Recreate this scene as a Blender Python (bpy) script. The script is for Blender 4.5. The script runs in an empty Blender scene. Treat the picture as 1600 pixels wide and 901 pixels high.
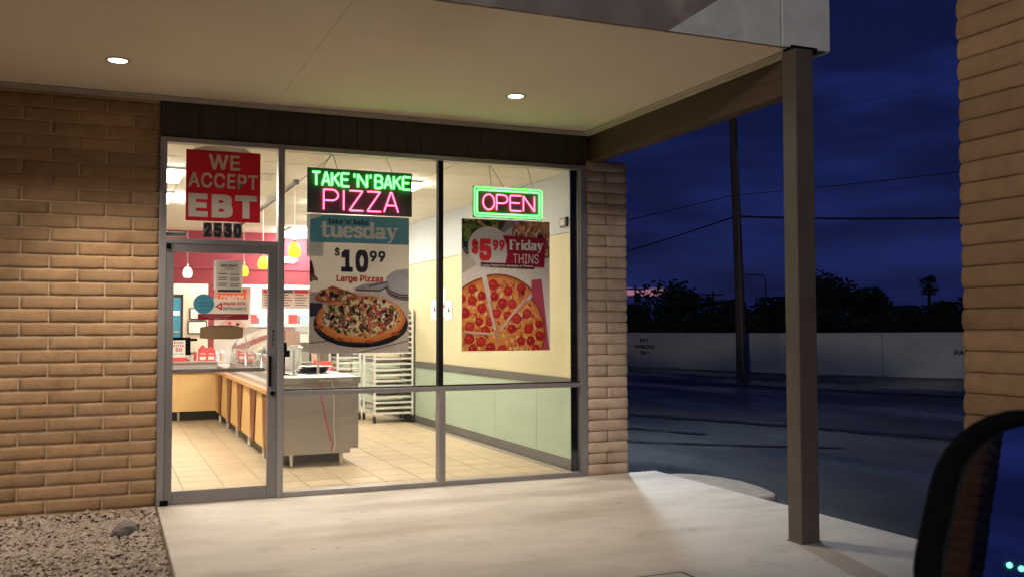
import bpy, math, random
from mathutils import Vector, Matrix, noise
random.seed(7)
R = math.radians
scn = bpy.context.scene
col = scn.collection

# ------------------------------------------------------------------ camera
cd = bpy.data.cameras.new('camera'); cam = bpy.data.objects.new('camera', cd); col.objects.link(cam)
cd.sensor_width = 36; cd.lens = 33.583; cd.clip_start = .05; cd.clip_end = 2000
cam.matrix_world = (Matrix.Translation((0, -8.39, 1.4614)) @ Matrix.Rotation(R(-22.9085), 4, 'Z')
                    @ Matrix.Rotation(R(92.2513), 4, 'X') @ Matrix.Rotation(R(-.1292), 4, 'Z'))
cd.dof.use_dof = True; cd.dof.focus_distance = 9.0; cd.dof.aperture_fstop = 11.0
scn.camera = cam

# ------------------------------------------------------------------ dusk sky
w = bpy.data.worlds.new('World'); scn.world = w; w.use_nodes = True
N = w.node_tree.nodes; K = w.node_tree.links
def wn(t, **kw):
    n = N.new(t)
    for k, v in kw.items(): setattr(n, k, v)
    return n
def wmath(op, a, b=None):
    n = wn('ShaderNodeMath', operation=op)
    for i, s in enumerate((a, b)):
        if s is None: continue
        if isinstance(s, (int, float)): n.inputs[i].default_value = s
        else: K.new(s, n.inputs[i])
    return n.outputs[0]
sky = wn('ShaderNodeTexSky', sky_type='NISHITA'); sky.sun_disc = False
sky.sun_elevation = R(-4); sky.sun_rotation = R(24)
tc = wn('ShaderNodeTexCoord'); sep = wn('ShaderNodeSeparateXYZ'); K.new(tc.outputs['Generated'], sep.inputs[0])
mp = wn('ShaderNodeMapping'); mp.inputs['Scale'].default_value = (1.6, 1.6, 7); K.new(tc.outputs['Generated'], mp.inputs[0])
cl = wn('ShaderNodeTexNoise'); cl.inputs['Scale'].default_value = 3.4; cl.inputs['Detail'].default_value = 6; K.new(mp.outputs[0], cl.inputs['Vector'])
rp = wn('ShaderNodeValToRGB'); K.new(cl.outputs[0], rp.inputs[0])
rp.color_ramp.elements[0].position = .40; rp.color_ramp.elements[0].color = (.0038, .0066, .036, 1)
rp.color_ramp.elements[1].position = .66; rp.color_ramp.elements[1].color = (.0082, .0145, .082, 1)
tint = wn('ShaderNodeMix', data_type='RGBA', blend_type='MULTIPLY'); tint.inputs['Factor'].default_value = 1
K.new(sky.outputs[0], tint.inputs['A']); tint.inputs['B'].default_value = (.009, .012, .045, 1)
add = wn('ShaderNodeMix', data_type='RGBA', blend_type='ADD'); add.inputs['Factor'].default_value = 1
K.new(rp.outputs[0], add.inputs['A']); K.new(tint.outputs['Result'], add.inputs['B'])
# the last pink break in the cloud, low over the trees where the sun went down
az = wmath('ARCTAN2', sep.outputs[0], sep.outputs[1])
daz = wmath('ABSOLUTE', wmath('SUBTRACT', az, R(24.2)))
ma = wn('ShaderNodeMapRange', interpolation_type='SMOOTHSTEP'); K.new(daz, ma.inputs[0])
ma.inputs[1].default_value = R(7.0); ma.inputs[2].default_value = R(8.4); ma.inputs[3].default_value = 1; ma.inputs[4].default_value = 0
n2 = wn('ShaderNodeTexNoise'); n2.inputs['Scale'].default_value = 22; n2.inputs['Detail'].default_value = 4; K.new(tc.outputs['Generated'], n2.inputs['Vector'])
zz = wmath('ADD', sep.outputs[2], wmath('MULTIPLY', wmath('SUBTRACT', n2.outputs[0], .5), .012))
dz = wmath('ABSOLUTE', wmath('SUBTRACT', zz, .0345))
me = wn('ShaderNodeMapRange', interpolation_type='SMOOTHSTEP'); K.new(dz, me.inputs[0])
me.inputs[1].default_value = .0022; me.inputs[2].default_value = .0055; me.inputs[3].default_value = 1; me.inputs[4].default_value = 0
pk = wn('ShaderNodeMix', data_type='RGBA', blend_type='MIX'); K.new(wmath('MULTIPLY', ma.outputs[0], me.outputs[0]), pk.inputs['Factor'])
K.new(add.outputs['Result'], pk.inputs['A']); pk.inputs['B'].default_value = (.30, .125, .20, 1)
bgn = N['Background']; K.new(pk.outputs['Result'], bgn.inputs[0]); bgn.inputs[1].default_value = 1.0

cy = scn.cycles; cy.max_bounces = 6; cy.diffuse_bounces = 3; cy.glossy_bounces = 3; cy.transmission_bounces = 2; cy.transparent_max_bounces = 10; cy.caustics_reflective = False; cy.sample_clamp_indirect = 6
vs = scn.view_settings
vs.view_transform = 'Standard'; vs.look = 'None'; vs.exposure = .18; vs.gamma = 1; vs.use_curve_mapping = False

# ------------------------------------------------------------------ material helpers
def lin(r, g, b):
    f = lambda c: (c/255/12.92) if c/255 <= .04045 else ((c/255+.055)/1.055)**2.4
    return (f(r), f(g), f(b))
def mat(name, c, rough=.6, metal=0., var=.12, vs_=5., bump=0., bs=60., per=0., spec=.5, rvar=0., c2=None, c2pos=(.55, .75), stretch=None):
    m = bpy.data.materials.new(name); m.use_nodes = True
    nt = m.node_tree; n = nt.nodes; l = nt.links; b = n['Principled BSDF']
    b.inputs['Roughness'].default_value = rough; b.inputs['Metallic'].default_value = metal
    b.inputs['Specular IOR Level'].default_value = spec
    geo = n.new('ShaderNodeNewGeometry'); src = geo.outputs['Position']
    if stretch:
        mpn = n.new('ShaderNodeMapping'); mpn.inputs['Scale'].default_value = stretch; l.new(src, mpn.inputs[0]); src = mpn.outputs[0]
    nz = n.new('ShaderNodeTexNoise'); nz.inputs['Scale'].default_value = vs_; nz.inputs['Detail'].default_value = 7; nz.inputs['Roughness'].default_value = .62
    l.new(src, nz.inputs['Vector'])
    mr = n.new('ShaderNodeMapRange'); l.new(nz.outputs[0], mr.inputs[0])
    mr.inputs[1].default_value = .25; mr.inputs[2].default_value = .75; mr.inputs[3].default_value = 1-var; mr.inputs[4].default_value = 1+var
    val = mr.outputs[0]
    if per:
        oi = n.new('ShaderNodeObjectInfo'); m2 = n.new('ShaderNodeMapRange'); l.new(oi.outputs['Random'], m2.inputs[0])
        m2.inputs[3].default_value = 1-per; m2.inputs[4].default_value = 1+per
        mu = n.new('ShaderNodeMath'); mu.operation = 'MULTIPLY'; l.new(val, mu.inputs[0]); l.new(m2.outputs[0], mu.inputs[1]); val = mu.outputs[0]
    hv = n.new('ShaderNodeHueSaturation'); l.new(val, hv.inputs['Value']); hv.inputs['Color'].default_value = (*c, 1)
    if c2:
        nb = n.new('ShaderNodeTexNoise'); nb.inputs['Scale'].default_value = vs_*.45; nb.inputs['Detail'].default_value = 8; l.new(src, nb.inputs['Vector'])
        mm = n.new('ShaderNodeMapRange'); mm.interpolation_type = 'SMOOTHSTEP'; l.new(nb.outputs[0], mm.inputs[0]); mm.inputs[1].default_value, mm.inputs[2].default_value = c2pos
        mx = n.new('ShaderNodeMix'); mx.data_type = 'RGBA'; l.new(mm.outputs[0], mx.inputs['Factor']); mx.inputs['A'].default_value = (*c, 1); mx.inputs['B'].default_value = (*c2, 1)
        l.new(mx.outputs['Result'], hv.inputs['Color'])
    l.new(hv.outputs[0], b.inputs['Base Color'])
    if rvar:
        nr = n.new('ShaderNodeTexNoise'); nr.inputs['Scale'].default_value = vs_*.7; nr.inputs['Detail'].default_value = 5; l.new(src, nr.inputs['Vector'])
        m3 = n.new('ShaderNodeMapRange'); l.new(nr.outputs[0], m3.inputs[0]); m3.inputs[1].default_value = .35; m3.inputs[2].default_value = .65
        m3.inputs[3].default_value = max(.03, rough-rvar); m3.inputs[4].default_value = min(1, rough+rvar); l.new(m3.outputs[0], b.inputs['Roughness'])
    if bump:
        bn = n.new('ShaderNodeTexNoise'); bn.inputs['Scale'].default_value = bs; bn.inputs['Detail'].default_value = 5; l.new(src, bn.inputs['Vector'])
        bp = n.new('ShaderNodeBump'); bp.inputs['Strength'].default_value = bump; bp.inputs['Distance'].default_value = .01
        l.new(bn.outputs[0], bp.inputs['Height']); l.new(bp.outputs[0], b.inputs['Normal'])
    return m
def backlit(m, f):
    nt = m.node_tree; n = nt.nodes; l = nt.links; b = n['Principled BSDF']; o = n['Material Output']
    t = n.new('ShaderNodeBsdfTranslucent'); src = b.inputs['Base Color'].links[0].from_socket; l.new(src, t.inputs[0])
    mx = n.new('ShaderNodeMixShader'); mx.inputs[0].default_value = f; l.new(b.outputs[0], mx.inputs[1]); l.new(t.outputs[0], mx.inputs[2]); l.new(mx.outputs[0], o.inputs[0])
def emit(name, c, s):
    m = bpy.data.materials.new(name); m.use_nodes = True; b = m.node_tree.nodes['Principled BSDF']
    b.inputs['Base Color'].default_value = (*[min(1, x*.6) for x in c], 1)
    b.inputs['Emission Color'].default_value = (*c, 1); b.inputs['Emission Strength'].default_value = s; return m
def glass(name, tintc=(.985, .992, .988), ior=1.4, rough=.0, gl=1.):
    m = bpy.data.materials.new(name); m.use_nodes = True; nt = m.node_tree; n = nt.nodes; l = nt.links
    n.remove(n['Principled BSDF']); o = n['Material Output']
    t = n.new('ShaderNodeBsdfTransparent'); t.inputs[0].default_value = (*tintc, 1)
    g = n.new('ShaderNodeBsdfGlossy'); g.inputs['Roughness'].default_value = rough; g.inputs[0].default_value = (gl, gl, gl, 1)
    lw = n.new('ShaderNodeLayerWeight'); lw.inputs[0].default_value = .5
    pw = n.new('ShaderNodeMath'); pw.operation = 'POWER'; l.new(lw.outputs['Facing'], pw.inputs[0]); pw.inputs[1].default_value = 5
    fr = n.new('ShaderNodeMath'); fr.operation = 'MULTIPLY_ADD'; l.new(pw.outputs[0], fr.inputs[0]); fr.inputs[1].default_value = .96; fr.inputs[2].default_value = ((ior-1)/(ior+1))**2
    mx = n.new('ShaderNodeMixShader'); l.new(fr.outputs[0], mx.inputs[0]); l.new(t.outputs[0], mx.inputs[1]); l.new(g.outputs[0], mx.inputs[2]); l.new(mx.outputs[0], o.inputs[0])
    return m
def printed(name, rough=.45):
    m = bpy.data.materials.new(name); m.use_nodes = True; nt = m.node_tree; n = nt.nodes; l = nt.links; b = n['Principled BSDF']
    a = n.new('ShaderNodeVertexColor'); a.layer_name = 'Col'
    nz = n.new('ShaderNodeTexNoise'); nz.inputs['Scale'].default_value = 70; nz.inputs['Detail'].default_value = 4
    geo = n.new('ShaderNodeNewGeometry'); l.new(geo.outputs['Position'], nz.inputs['Vector'])
    mr = n.new('ShaderNodeMapRange'); l.new(nz.outputs[0], mr.inputs[0]); mr.inputs[1].default_value = .3; mr.inputs[2].default_value = .7; mr.inputs[3].default_value = .92; mr.inputs[4].default_value = 1.16
    hv = n.new('ShaderNodeHueSaturation'); l.new(mr.outputs[0], hv.inputs['Value']); l.new(a.outputs[0], hv.inputs['Color'])
    l.new(hv.outputs[0], b.inputs['Base Color']); b.inputs['Roughness'].default_value = rough; return m

def weather(m, spot=22., amount=.35, dark=(.13, .11, .095)):
    """gum spots and small stains scattered over a slab"""
    nt = m.node_tree; n = nt.nodes; l = nt.links; b = n['Principled BSDF']; src = b.inputs['Base Color'].links[0].from_socket
    g = n.new('ShaderNodeNewGeometry'); v = n.new('ShaderNodeTexVoronoi'); v.inputs['Scale'].default_value = 2.3; l.new(g.outputs['Position'], v.inputs['Vector'])
    nz = n.new('ShaderNodeTexNoise'); nz.inputs['Scale'].default_value = spot; l.new(g.outputs['Position'], nz.inputs['Vector'])
    ad = n.new('ShaderNodeMath'); ad.operation = 'MULTIPLY_ADD'; l.new(nz.outputs[0], ad.inputs[0]); ad.inputs[1].default_value = .10; l.new(v.outputs['Distance'], ad.inputs[2])
    mr = n.new('ShaderNodeMapRange'); l.new(ad.outputs[0], mr.inputs[0]); mr.inputs[1].default_value = .085; mr.inputs[2].default_value = .115; mr.inputs[3].default_value = amount; mr.inputs[4].default_value = 0
    n3 = n.new('ShaderNodeTexNoise'); n3.inputs['Scale'].default_value = 3.3; n3.inputs['Detail'].default_value = 9; n3.inputs['Roughness'].default_value = .7; l.new(g.outputs['Position'], n3.inputs['Vector'])
    m2 = n.new('ShaderNodeMapRange'); l.new(n3.outputs[0], m2.inputs[0]); m2.inputs[1].default_value = .56; m2.inputs[2].default_value = .74; m2.inputs[3].default_value = 0; m2.inputs[4].default_value = .42
    mx_ = n.new('ShaderNodeMath'); mx_.operation = 'MAXIMUM'; l.new(mr.outputs[0], mx_.inputs[0]); l.new(m2.outputs[0], mx_.inputs[1])
    mx = n.new('ShaderNodeMix'); mx.data_type = 'RGBA'; l.new(mx_.outputs[0], mx.inputs['Factor']); l.new(src, mx.inputs['A']); mx.inputs['B'].default_value = (*dark, 1); l.new(mx.outputs['Result'], b.inputs['Base Color'])
BRICK = (.345, .215, .116)
M = dict(
  brick=mat('slump_block', BRICK, .9, var=.16, vs_=9, bump=.45, bs=45, per=.17, spec=.15, c2=(.285, .165, .085), c2pos=(.52, .72)),
  pier=mat('pier_block', (.46, .35, .26), .9, var=.16, vs_=9, bump=.45, bs=45, per=.14, spec=.15, c2=(.37, .265, .185), c2pos=(.52, .72)),
  mortar=mat('mortar', (.50, .37, .24), .95, var=.12, vs_=14, bump=.6, bs=120, spec=.1),
  bare=mat('block_far', (.35, .22, .12), .9, var=.2, vs_=4, bump=.5),
  concrete=mat('concrete', (.50, .455, .395), .78, var=.14, vs_=1.5, bump=.10, bs=45, spec=.25, c2=(.40, .35, .295), c2pos=(.50, .72), stretch=(1, 2.2, 1)),
  kerb=mat('kerb_concrete', (.30, .26, .215), .9, var=.2, vs_=7, bump=.6, bs=60, spec=.2),
  asphalt=mat('wet_asphalt', (.027, .028, .029), .36, var=.45, vs_=.8, bump=.9, bs=38, spec=.22, rvar=.22, c2=(.050, .053, .055), c2pos=(.48, .62), stretch=(1.0, .40, 1)),
  tar=mat('tar', (.012, .012, .013), .5, var=.2, spec=.25, bump=.3),
  earth=mat('earth', (.16, .12, .085), .95, var=.3, vs_=8, bump=.9, bs=40, spec=.1),
  desert=mat('ground', (.10, .085, .065), .95, var=.2, vs_=.5, spec=.1),
  soffit=mat('soffit_stucco', (.78, .69, .57), .9, var=.05, vs_=1.6, bump=.2, bs=140, spec=.15, c2=(.70, .60, .475), c2pos=(.52, .80)),
  joint=mat('soffit_joint', (.68, .60, .49), .9),
  trim=mat('soffit_trim', (.52, .46, .39), .7, var=.06, spec=.3),
  brown=mat('brown_paint', (.085, .050, .035), .55, var=.12, vs_=7, bump=.08, bs=40, spec=.35),
  header=mat('dark_brown_boards', (.050, .036, .029), .62, var=.25, vs_=10, bump=.2, bs=30, spec=.3, stretch=(6, 6, .5)),
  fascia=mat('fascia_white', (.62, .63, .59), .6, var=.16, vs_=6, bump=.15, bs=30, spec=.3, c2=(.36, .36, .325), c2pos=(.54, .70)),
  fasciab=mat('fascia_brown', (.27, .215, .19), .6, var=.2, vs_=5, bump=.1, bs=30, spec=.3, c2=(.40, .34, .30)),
  post=mat('post_paint', (.105, .082, .068), .5, var=.12, vs_=5, bump=.06, bs=50, spec=.4, c2=(.070, .052, .042), c2pos=(.58, .8)),
  black=mat('black', (.006, .0055, .0055), .7, var=.1, spec=.15),
  alu=mat('anodised_aluminium', (.33, .305, .30), .42, metal=.55, var=.08, vs_=12, stretch=(1, 1, .3)),
  alud=mat('door_aluminium', (.235, .215, .215), .45, metal=.5, var=.08, vs_=12, stretch=(1, 1, .3)),
  steel=mat('stainless', (.60, .59, .57), .3, metal=.85, var=.03, vs_=8),
  steelm=mat('stainless_panel', (.46, .43, .40), .34, metal=.5, var=.03, vs_=2),
  glass=glass('window_glass'), sglass=glass('guard_glass', (.93, .96, .95), 1.4),
  tile=mat('floor_tile', (.52, .395, .25), .42, var=.14, vs_=4.5, per=.05, spec=.4, bump=.06, bs=50, c2=(.45, .325, .195)),
  grout=mat('grout', (.30, .25, .18), .9, var=.1),
  ceil=mat('ceiling_tile', (.92, .90, .80), .95, var=.03, vs_=20, bump=.15, bs=200, per=.02, spec=.1),
  grid=mat('ceiling_grid', (.62, .58, .47), .6, var=.03),
  yellow=mat('wall_yellow', (.55, .485, .29), .75, var=.03, vs_=2, bump=.03, bs=200),
  green=mat('wall_green', (.36, .43, .31), .7, var=.03, vs_=2, bump=.03, bs=200),
  bluegrey=mat('wall_bluegrey', (.50, .515, .50), .8, var=.03, vs_=2),
  rail=mat('chair_rail', (.115, .105, .095), .55, var=.08),
  cream=mat('wall_cream', (.72, .64, .50), .8, var=.03, vs_=2),
  white=mat('white_paint', (.80, .79, .76), .6, var=.03),
  red=mat('bulkhead_red', (.34, .040, .068), .6, var=.05, vs_=3),
  red2=mat('bulkhead_red_dark', (.30, .032, .045), .6, var=.05, vs_=3),
  wood=mat('maple_laminate', (.74, .47, .19), .45, var=.07, vs_=3, stretch=(9, 9, .8)),
  wedge=mat('cherry_wedge', (.17, .042, .012), .45, var=.12, vs_=4, stretch=(9, 9, .8)),
  lip=mat('counter_lip', (.62, .33, .17), .4, var=.06),
  ctop=mat('counter_top', (.42, .37, .34), .35, var=.08, vs_=20),
  signred=mat('sign_red', (.56, .012, .032), .5, var=.06, vs_=3),
  signtxt=mat('sign_text', (.90, .82, .72), .55, var=.03),
  paper=mat('paper', (.76, .70, .61), .6, var=.03, vs_=3),
  paperw=mat('paper_white', (.80, .77, .72), .6, var=.03),
  ink=mat('ink', (.022, .017, .017), .5, var=.05),
  inkred=mat('ink_red', (.50, .010, .018), .5, var=.05),
  inkdred=mat('ink_dark_red', (.21, .006, .015), .5, var=.05),
  teal=mat('banner_teal', (.13, .35, .42), .5, var=.04),
  tealt=mat('decal_teal', (.035, .20, .28), .5, var=.05),
  letter=mat('banner_letter', (.80, .72, .62), .55, var=.03),
  print=printed('printed_photo'),
  boardbrown=mat('brown_plaque', (.26, .155, .075), .6, var=.12, vs_=14, stretch=(1, 1, 6)),
  acrylic=mat('black_acrylic', (.055, .050, .055), .5, var=.05),
  ngreen=emit('neon_green', (.075, 1, .095), 8), npink=emit('neon_pink', (1, .07, .15), 8.5),
  troffer=emit('fluorescent_diffuser', (1, .955, .86), 33),
  lens=emit('downlight_lens', (1, .90, .74), 22), bulby=emit('amber_glass', (1, .55, .02), 2.1), bulbw=emit('opal_glass', (1, .93, .82), 2.2),
  lampc=emit('street_lens', (.75, .88, 1), 40), lampg=emit('green_lamp', (.12, 1, .5), 4), lampd=emit('distant_lamp', (.8, .9, 1), 10),
  bark=mat('bark', (.055, .042, .032), .95, var=.3, vs_=12, bump=.6),
  leaf=mat('leaf', (.045, .065, .028), .8, var=.4, vs_=1.5, spec=.2),
  polew=mat('pole_wood', (.085, .062, .045), .95, var=.3, vs_=6, bump=.5, stretch=(6, 6, .4)),
  wallw=mat('painted_block', (.50, .49, .46), .85, var=.14, vs_=.7, bump=.2, bs=20, spec=.2, c2=(.31, .31, .31), c2pos=(.52, .78)),
  rock=mat('rock', (.20, .165, .155), .9, var=.25, vs_=14, bump=.7, bs=50, spec=.2),
  gravel=mat('gravel', (.37, .305, .245), .92, var=.35, vs_=38, spec=.15),
  wire=mat('wire', (.02, .02, .02), .6), plastic=mat('black_plastic', (.004, .004, .0045), .85, var=.1, spec=.06),
  mirror=mat('mirror', (.88, .89, .92), .012, metal=1, var=.01),
  wire_white=mat('rack_enamel', (.74, .72, .66), .45, var=.04), bluep=mat('blue_plastic', (.42, .56, .72), .4, var=.08),
  redp=mat('red_card', (.66, .075, .07), .5, var=.1), orange=mat('orange_print', (.80, .20, .05), .5, var=.05), peach=mat('peach_card', (.72, .47, .36), .5, var=.05),
  coolg=emit('cooler_light', (.80, .95, 1), 1.6), pan=mat('pan', (.7, .69, .67), .25, metal=.9), rubber=mat('rubber', (.03, .03, .032), .7),
  stencil=mat('stencil', (.13, .13, .14), .8, var=.3, vs_=9),
  reflp=mat('pink_reflection', (.75, .10, .25), .5),
  shelfy=mat('dough_tray', (.62, .60, .42), .5, var=.08),
)

weather(M['concrete'], 22., .45, (.22, .18, .145))
for k_ in ('paper', 'print', 'signred', 'signtxt', 'letter', 'teal'): backlit(M[k_], .38)
def courses(m):
    nt = m.node_tree; n = nt.nodes; l = nt.links; b = n['Principled BSDF']; src = b.inputs['Base Color'].links[0].from_socket
    g = n.new('ShaderNodeNewGeometry'); sp = n.new('ShaderNodeSeparateXYZ'); l.new(g.outputs['Position'], sp.inputs[0]); ad = n.new('ShaderNodeMath'); l.new(sp.outputs[0], ad.inputs[0]); l.new(sp.outputs[1], ad.inputs[1])
    cb = n.new('ShaderNodeCombineXYZ'); l.new(ad.outputs[0], cb.inputs[0]); l.new(sp.outputs[2], cb.inputs[1])
    br = n.new('ShaderNodeTexBrick'); l.new(cb.outputs[0], br.inputs['Vector']); br.inputs['Scale'].default_value = 1; br.inputs['Brick Width'].default_value = .408; br.inputs['Row Height'].default_value = .107; br.inputs['Mortar Size'].default_value = .006
    l.new(src, br.inputs['Color1']); l.new(src, br.inputs['Color2']); br.inputs['Mortar'].default_value = (.46, .34, .22, 1); l.new(br.outputs['Color'], b.inputs['Base Color'])
courses(M['bare'])
# ------------------------------------------------------------------ mesh helpers
WO = {}
class MB:
    def __init__(s): s.v = []; s.f = []; s.c = []
    def add(s, vs_, fs, c=None):
        b = len(s.v); s.v += [tuple(p) for p in vs_]; s.f += [tuple(i+b for i in f) for f in fs]
        if c is not None: s.c += [c]*len(vs_)
        return s
    def box(s, x0, x1, y0, y1, z0, z1):
        return s.add([(x0,y0,z0),(x1,y0,z0),(x1,y1,z0),(x0,y1,z0),(x0,y0,z1),(x1,y0,z1),(x1,y1,z1),(x0,y1,z1)],
                     [(0,3,2,1),(4,5,6,7),(0,1,5,4),(1,2,6,5),(2,3,7,6),(3,0,4,7)])
    def extr(s, pts, vec):
        n = len(pts); v = Vector(vec); p = [Vector(q) for q in pts]
        return s.add(p+[q+v for q in p], [tuple(range(n))[::-1], tuple(range(n, 2*n))]+[(i, (i+1) % n, n+(i+1) % n, n+i) for i in range(n)])
    def poly(s, pts, c=None): return s.add(pts, [tuple(range(len(pts)))], c)
    def path(s, pts, r, n=8, r1=None, cap=True, closed=False):
        P = [Vector(p) for p in pts]; m = len(P); rings = []
        for i, p in enumerate(P):
            if closed: t = (P[(i+1) % m]-P[i-1])
            else: t = P[min(i+1, m-1)]-P[max(i-1, 0)]
            if t.length < 1e-9: t = Vector((0,0,1))
            t.normalize(); a = Vector((0,0,1)) if abs(t.z) < .9 else Vector((0,1,0))
            u = t.cross(a).normalized(); q = t.cross(u)
            rr = r if r1 is None else r+(r1-r)*i/max(1, m-1)
            rings.append([p+(u*math.cos(2*math.pi*k/n)+q*math.sin(2*math.pi*k/n))*rr for k in range(n)])
        vv = [x for rg in rings for x in rg]; ff = []
        for i in range(m if closed else m-1):
            j = (i+1) % m
            for k in range(n): ff.append((i*n+k, i*n+(k+1) % n, j*n+(k+1) % n, j*n+k))
        if cap and not closed: ff += [tuple(range(n)), tuple((m-1)*n+k for k in range(n))[::-1]]
        return s.add(vv, ff)
    def lathe(s, prof, c, n=16):
        vv = []; m = len(prof)
        for r, z in prof:
            vv += [(c[0]+r*math.cos(2*math.pi*k/n), c[1]+r*math.sin(2*math.pi*k/n), c[2]+z) for k in range(n)]
        ff = [(i*n+k, i*n+(k+1) % n, (i+1)*n+(k+1) % n, (i+1)*n+k) for i in range(m-1) for k in range(n)]
        ff += [tuple(range(n))[::-1], tuple((m-1)*n+k for k in range(n))]
        return s.add(vv, ff)
    def mesh(s, name):
        me = bpy.data.meshes.new(name); me.from_pydata(s.v, [], s.f); me.update()
        if s.c:
            a = me.color_attributes.new('Col', 'FLOAT_COLOR', 'POINT')
            a.data.foreach_set('color', [x for c in s.c for x in (*c, 1)])
        return me
    def done(s, name, m, parent=None, smooth=False, bevel=0, **kw):
        return link(name, s.mesh(name), m, parent, smooth=smooth, bevel=bevel, **kw)
def link(name, me, m=None, parent=None, loc=(0,0,0), smooth=False, bevel=0, **kw):
    if m is not None and not me.materials: me.materials.append(M[m] if isinstance(m, str) else m)
    if smooth: me.polygons.foreach_set('use_smooth', [True]*len(me.polygons))
    o = bpy.data.objects.new(name, me); col.objects.link(o)
    base = Vector((0,0,0))
    if parent is not None: o.parent = parent; base = WO[parent.name]
    o.location = Vector(loc)-base; WO[o.name] = Vector(loc)
    if bevel:
        b = o.modifiers.new('bevel', 'BEVEL'); b.width = bevel; b.segments = 2; b.limit_method = 'ANGLE'
    tag(o, **kw); return o
def tag(o, label=None, cat=None, group=None, kind=None):
    if label: o['label'] = label
    if cat: o['category'] = cat
    if group: o['group'] = group
    if kind: o['kind'] = kind
def thing(name, label, cat, loc=(0,0,0), group=None):
    o = bpy.data.objects.new(name, None); col.objects.link(o); o.location = loc; o.empty_display_size = .1
    WO[o.name] = Vector(loc); tag(o, label, cat, group); return o
def copy_tree(o, delta, label, parent=None):
    c = o.copy(); col.objects.link(c); d = Vector(delta)
    if parent is None: c.location = o.location+d; c['label'] = label; WO[c.name] = WO[o.name]+d
    else: c.parent = parent; WO[c.name] = WO[o.name]+d
    for ch in list(o.children): copy_tree(ch, delta, None, c)
    return c

try: FONT = bpy.data.fonts.load(bpy.utils.system_resource('DATAFILES', path='fonts')+'/Inter.woff2')   # the face Blender ships with
except Exception: FONT = None
# text: the built-in face, boldened, fitted to a box on the plane y = const (reads from -y)
BK = .9
def text(body, x0, x1, z0, z1, y, m, parent, bold=.0, name='lettering', plane=None, shear=0, space=1.0):
    cu = bpy.data.curves.new('t', 'FONT'); cu.body = body; cu.size = 1
    if FONT: cu.font = FONT
    cu.resolution_u = 3; cu.shear = shear; cu.space_character = space
    ob = bpy.data.objects.new('t', cu); col.objects.link(ob)
    dg = bpy.context.evaluated_depsgraph_get(); me = bpy.data.meshes.new_from_object(ob.evaluated_get(dg))
    bpy.data.objects.remove(ob); bpy.data.curves.remove(cu)
    if bold:   # heavier weight: the same glyphs struck again round a small circle, each a hair apart
        vs0 = [v.co.copy() for v in me.vertices]; fs0 = [tuple(p.vertices) for p in me.polygons]; mb = MB()
        for k in range(9): mb.add([(c.x+bold*BK*(k % 3-1), c.y+bold*BK*(k//3-1), k) for c in vs0], fs0)
        bpy.data.meshes.remove(me); me = mb.mesh(name)
    xs = [v.co.x for v in me.vertices]; ys = [v.co.y for v in me.vertices]
    a, b, c, d = min(xs), max(xs), min(ys), max(ys)
    for v in me.vertices:
        X = x0+(v.co.x-a)/(b-a)*(x1-x0); Z = z0+(v.co.y-c)/(d-c)*(z1-z0)
        L = v.co.z*.00012
        v.co = plane(X, Z) if plane else (X, y-L, Z)
    me.materials.clear(); me.name = name
    return link(name, me, m, parent)

def arc(cx, cz, rx, rz, a0, a1, n=12): return [(cx+rx*math.cos(R(a0+(a1-a0)*i/n)), cz+rz*math.sin(R(a0+(a1-a0)*i/n))) for i in range(n+1)]
NEON = {
 'T': [[(0,1),(1,1)], [(.5,1),(.5,0)]], 'A': [[(0,0),(.46,1),(.54,1),(1,0)], [(.2,.34),(.8,.34)]],
 'K': [[(0,0),(0,1)], [(.95,1),(.05,.46)], [(.3,.60),(1,0)]], 'E': [[(1,1),(.08,1),(0,.92),(0,.08),(.08,0),(1,0)], [(0,.52),(.85,.52)]],
 'N': [[(0,0),(0,1)], [(0,1),(1,0)], [(1,0),(1,1)]], "'": [[(.5,1.02),(.5,.74)]],
 'B': [[(0,0),(0,1),(.55,1)]+arc(.55,.76,.38,.24,90,-90)+[(.05,.52)], [(.55,.52)]+arc(.58,.26,.42,.26,90,-90)+[(0,0)]],
 'P': [[(0,0),(0,1),(.5,1)]+arc(.55,.73,.42,.27,90,-90)+[(.02,.46)]], 'I': [[(.5,0),(.5,1)]],
 'Z': [[(.05,1),(.95,1),(.05,0),(1,0)]], 'O': [arc(.5,.5,.5,.5,80,440,24)],
}
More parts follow.
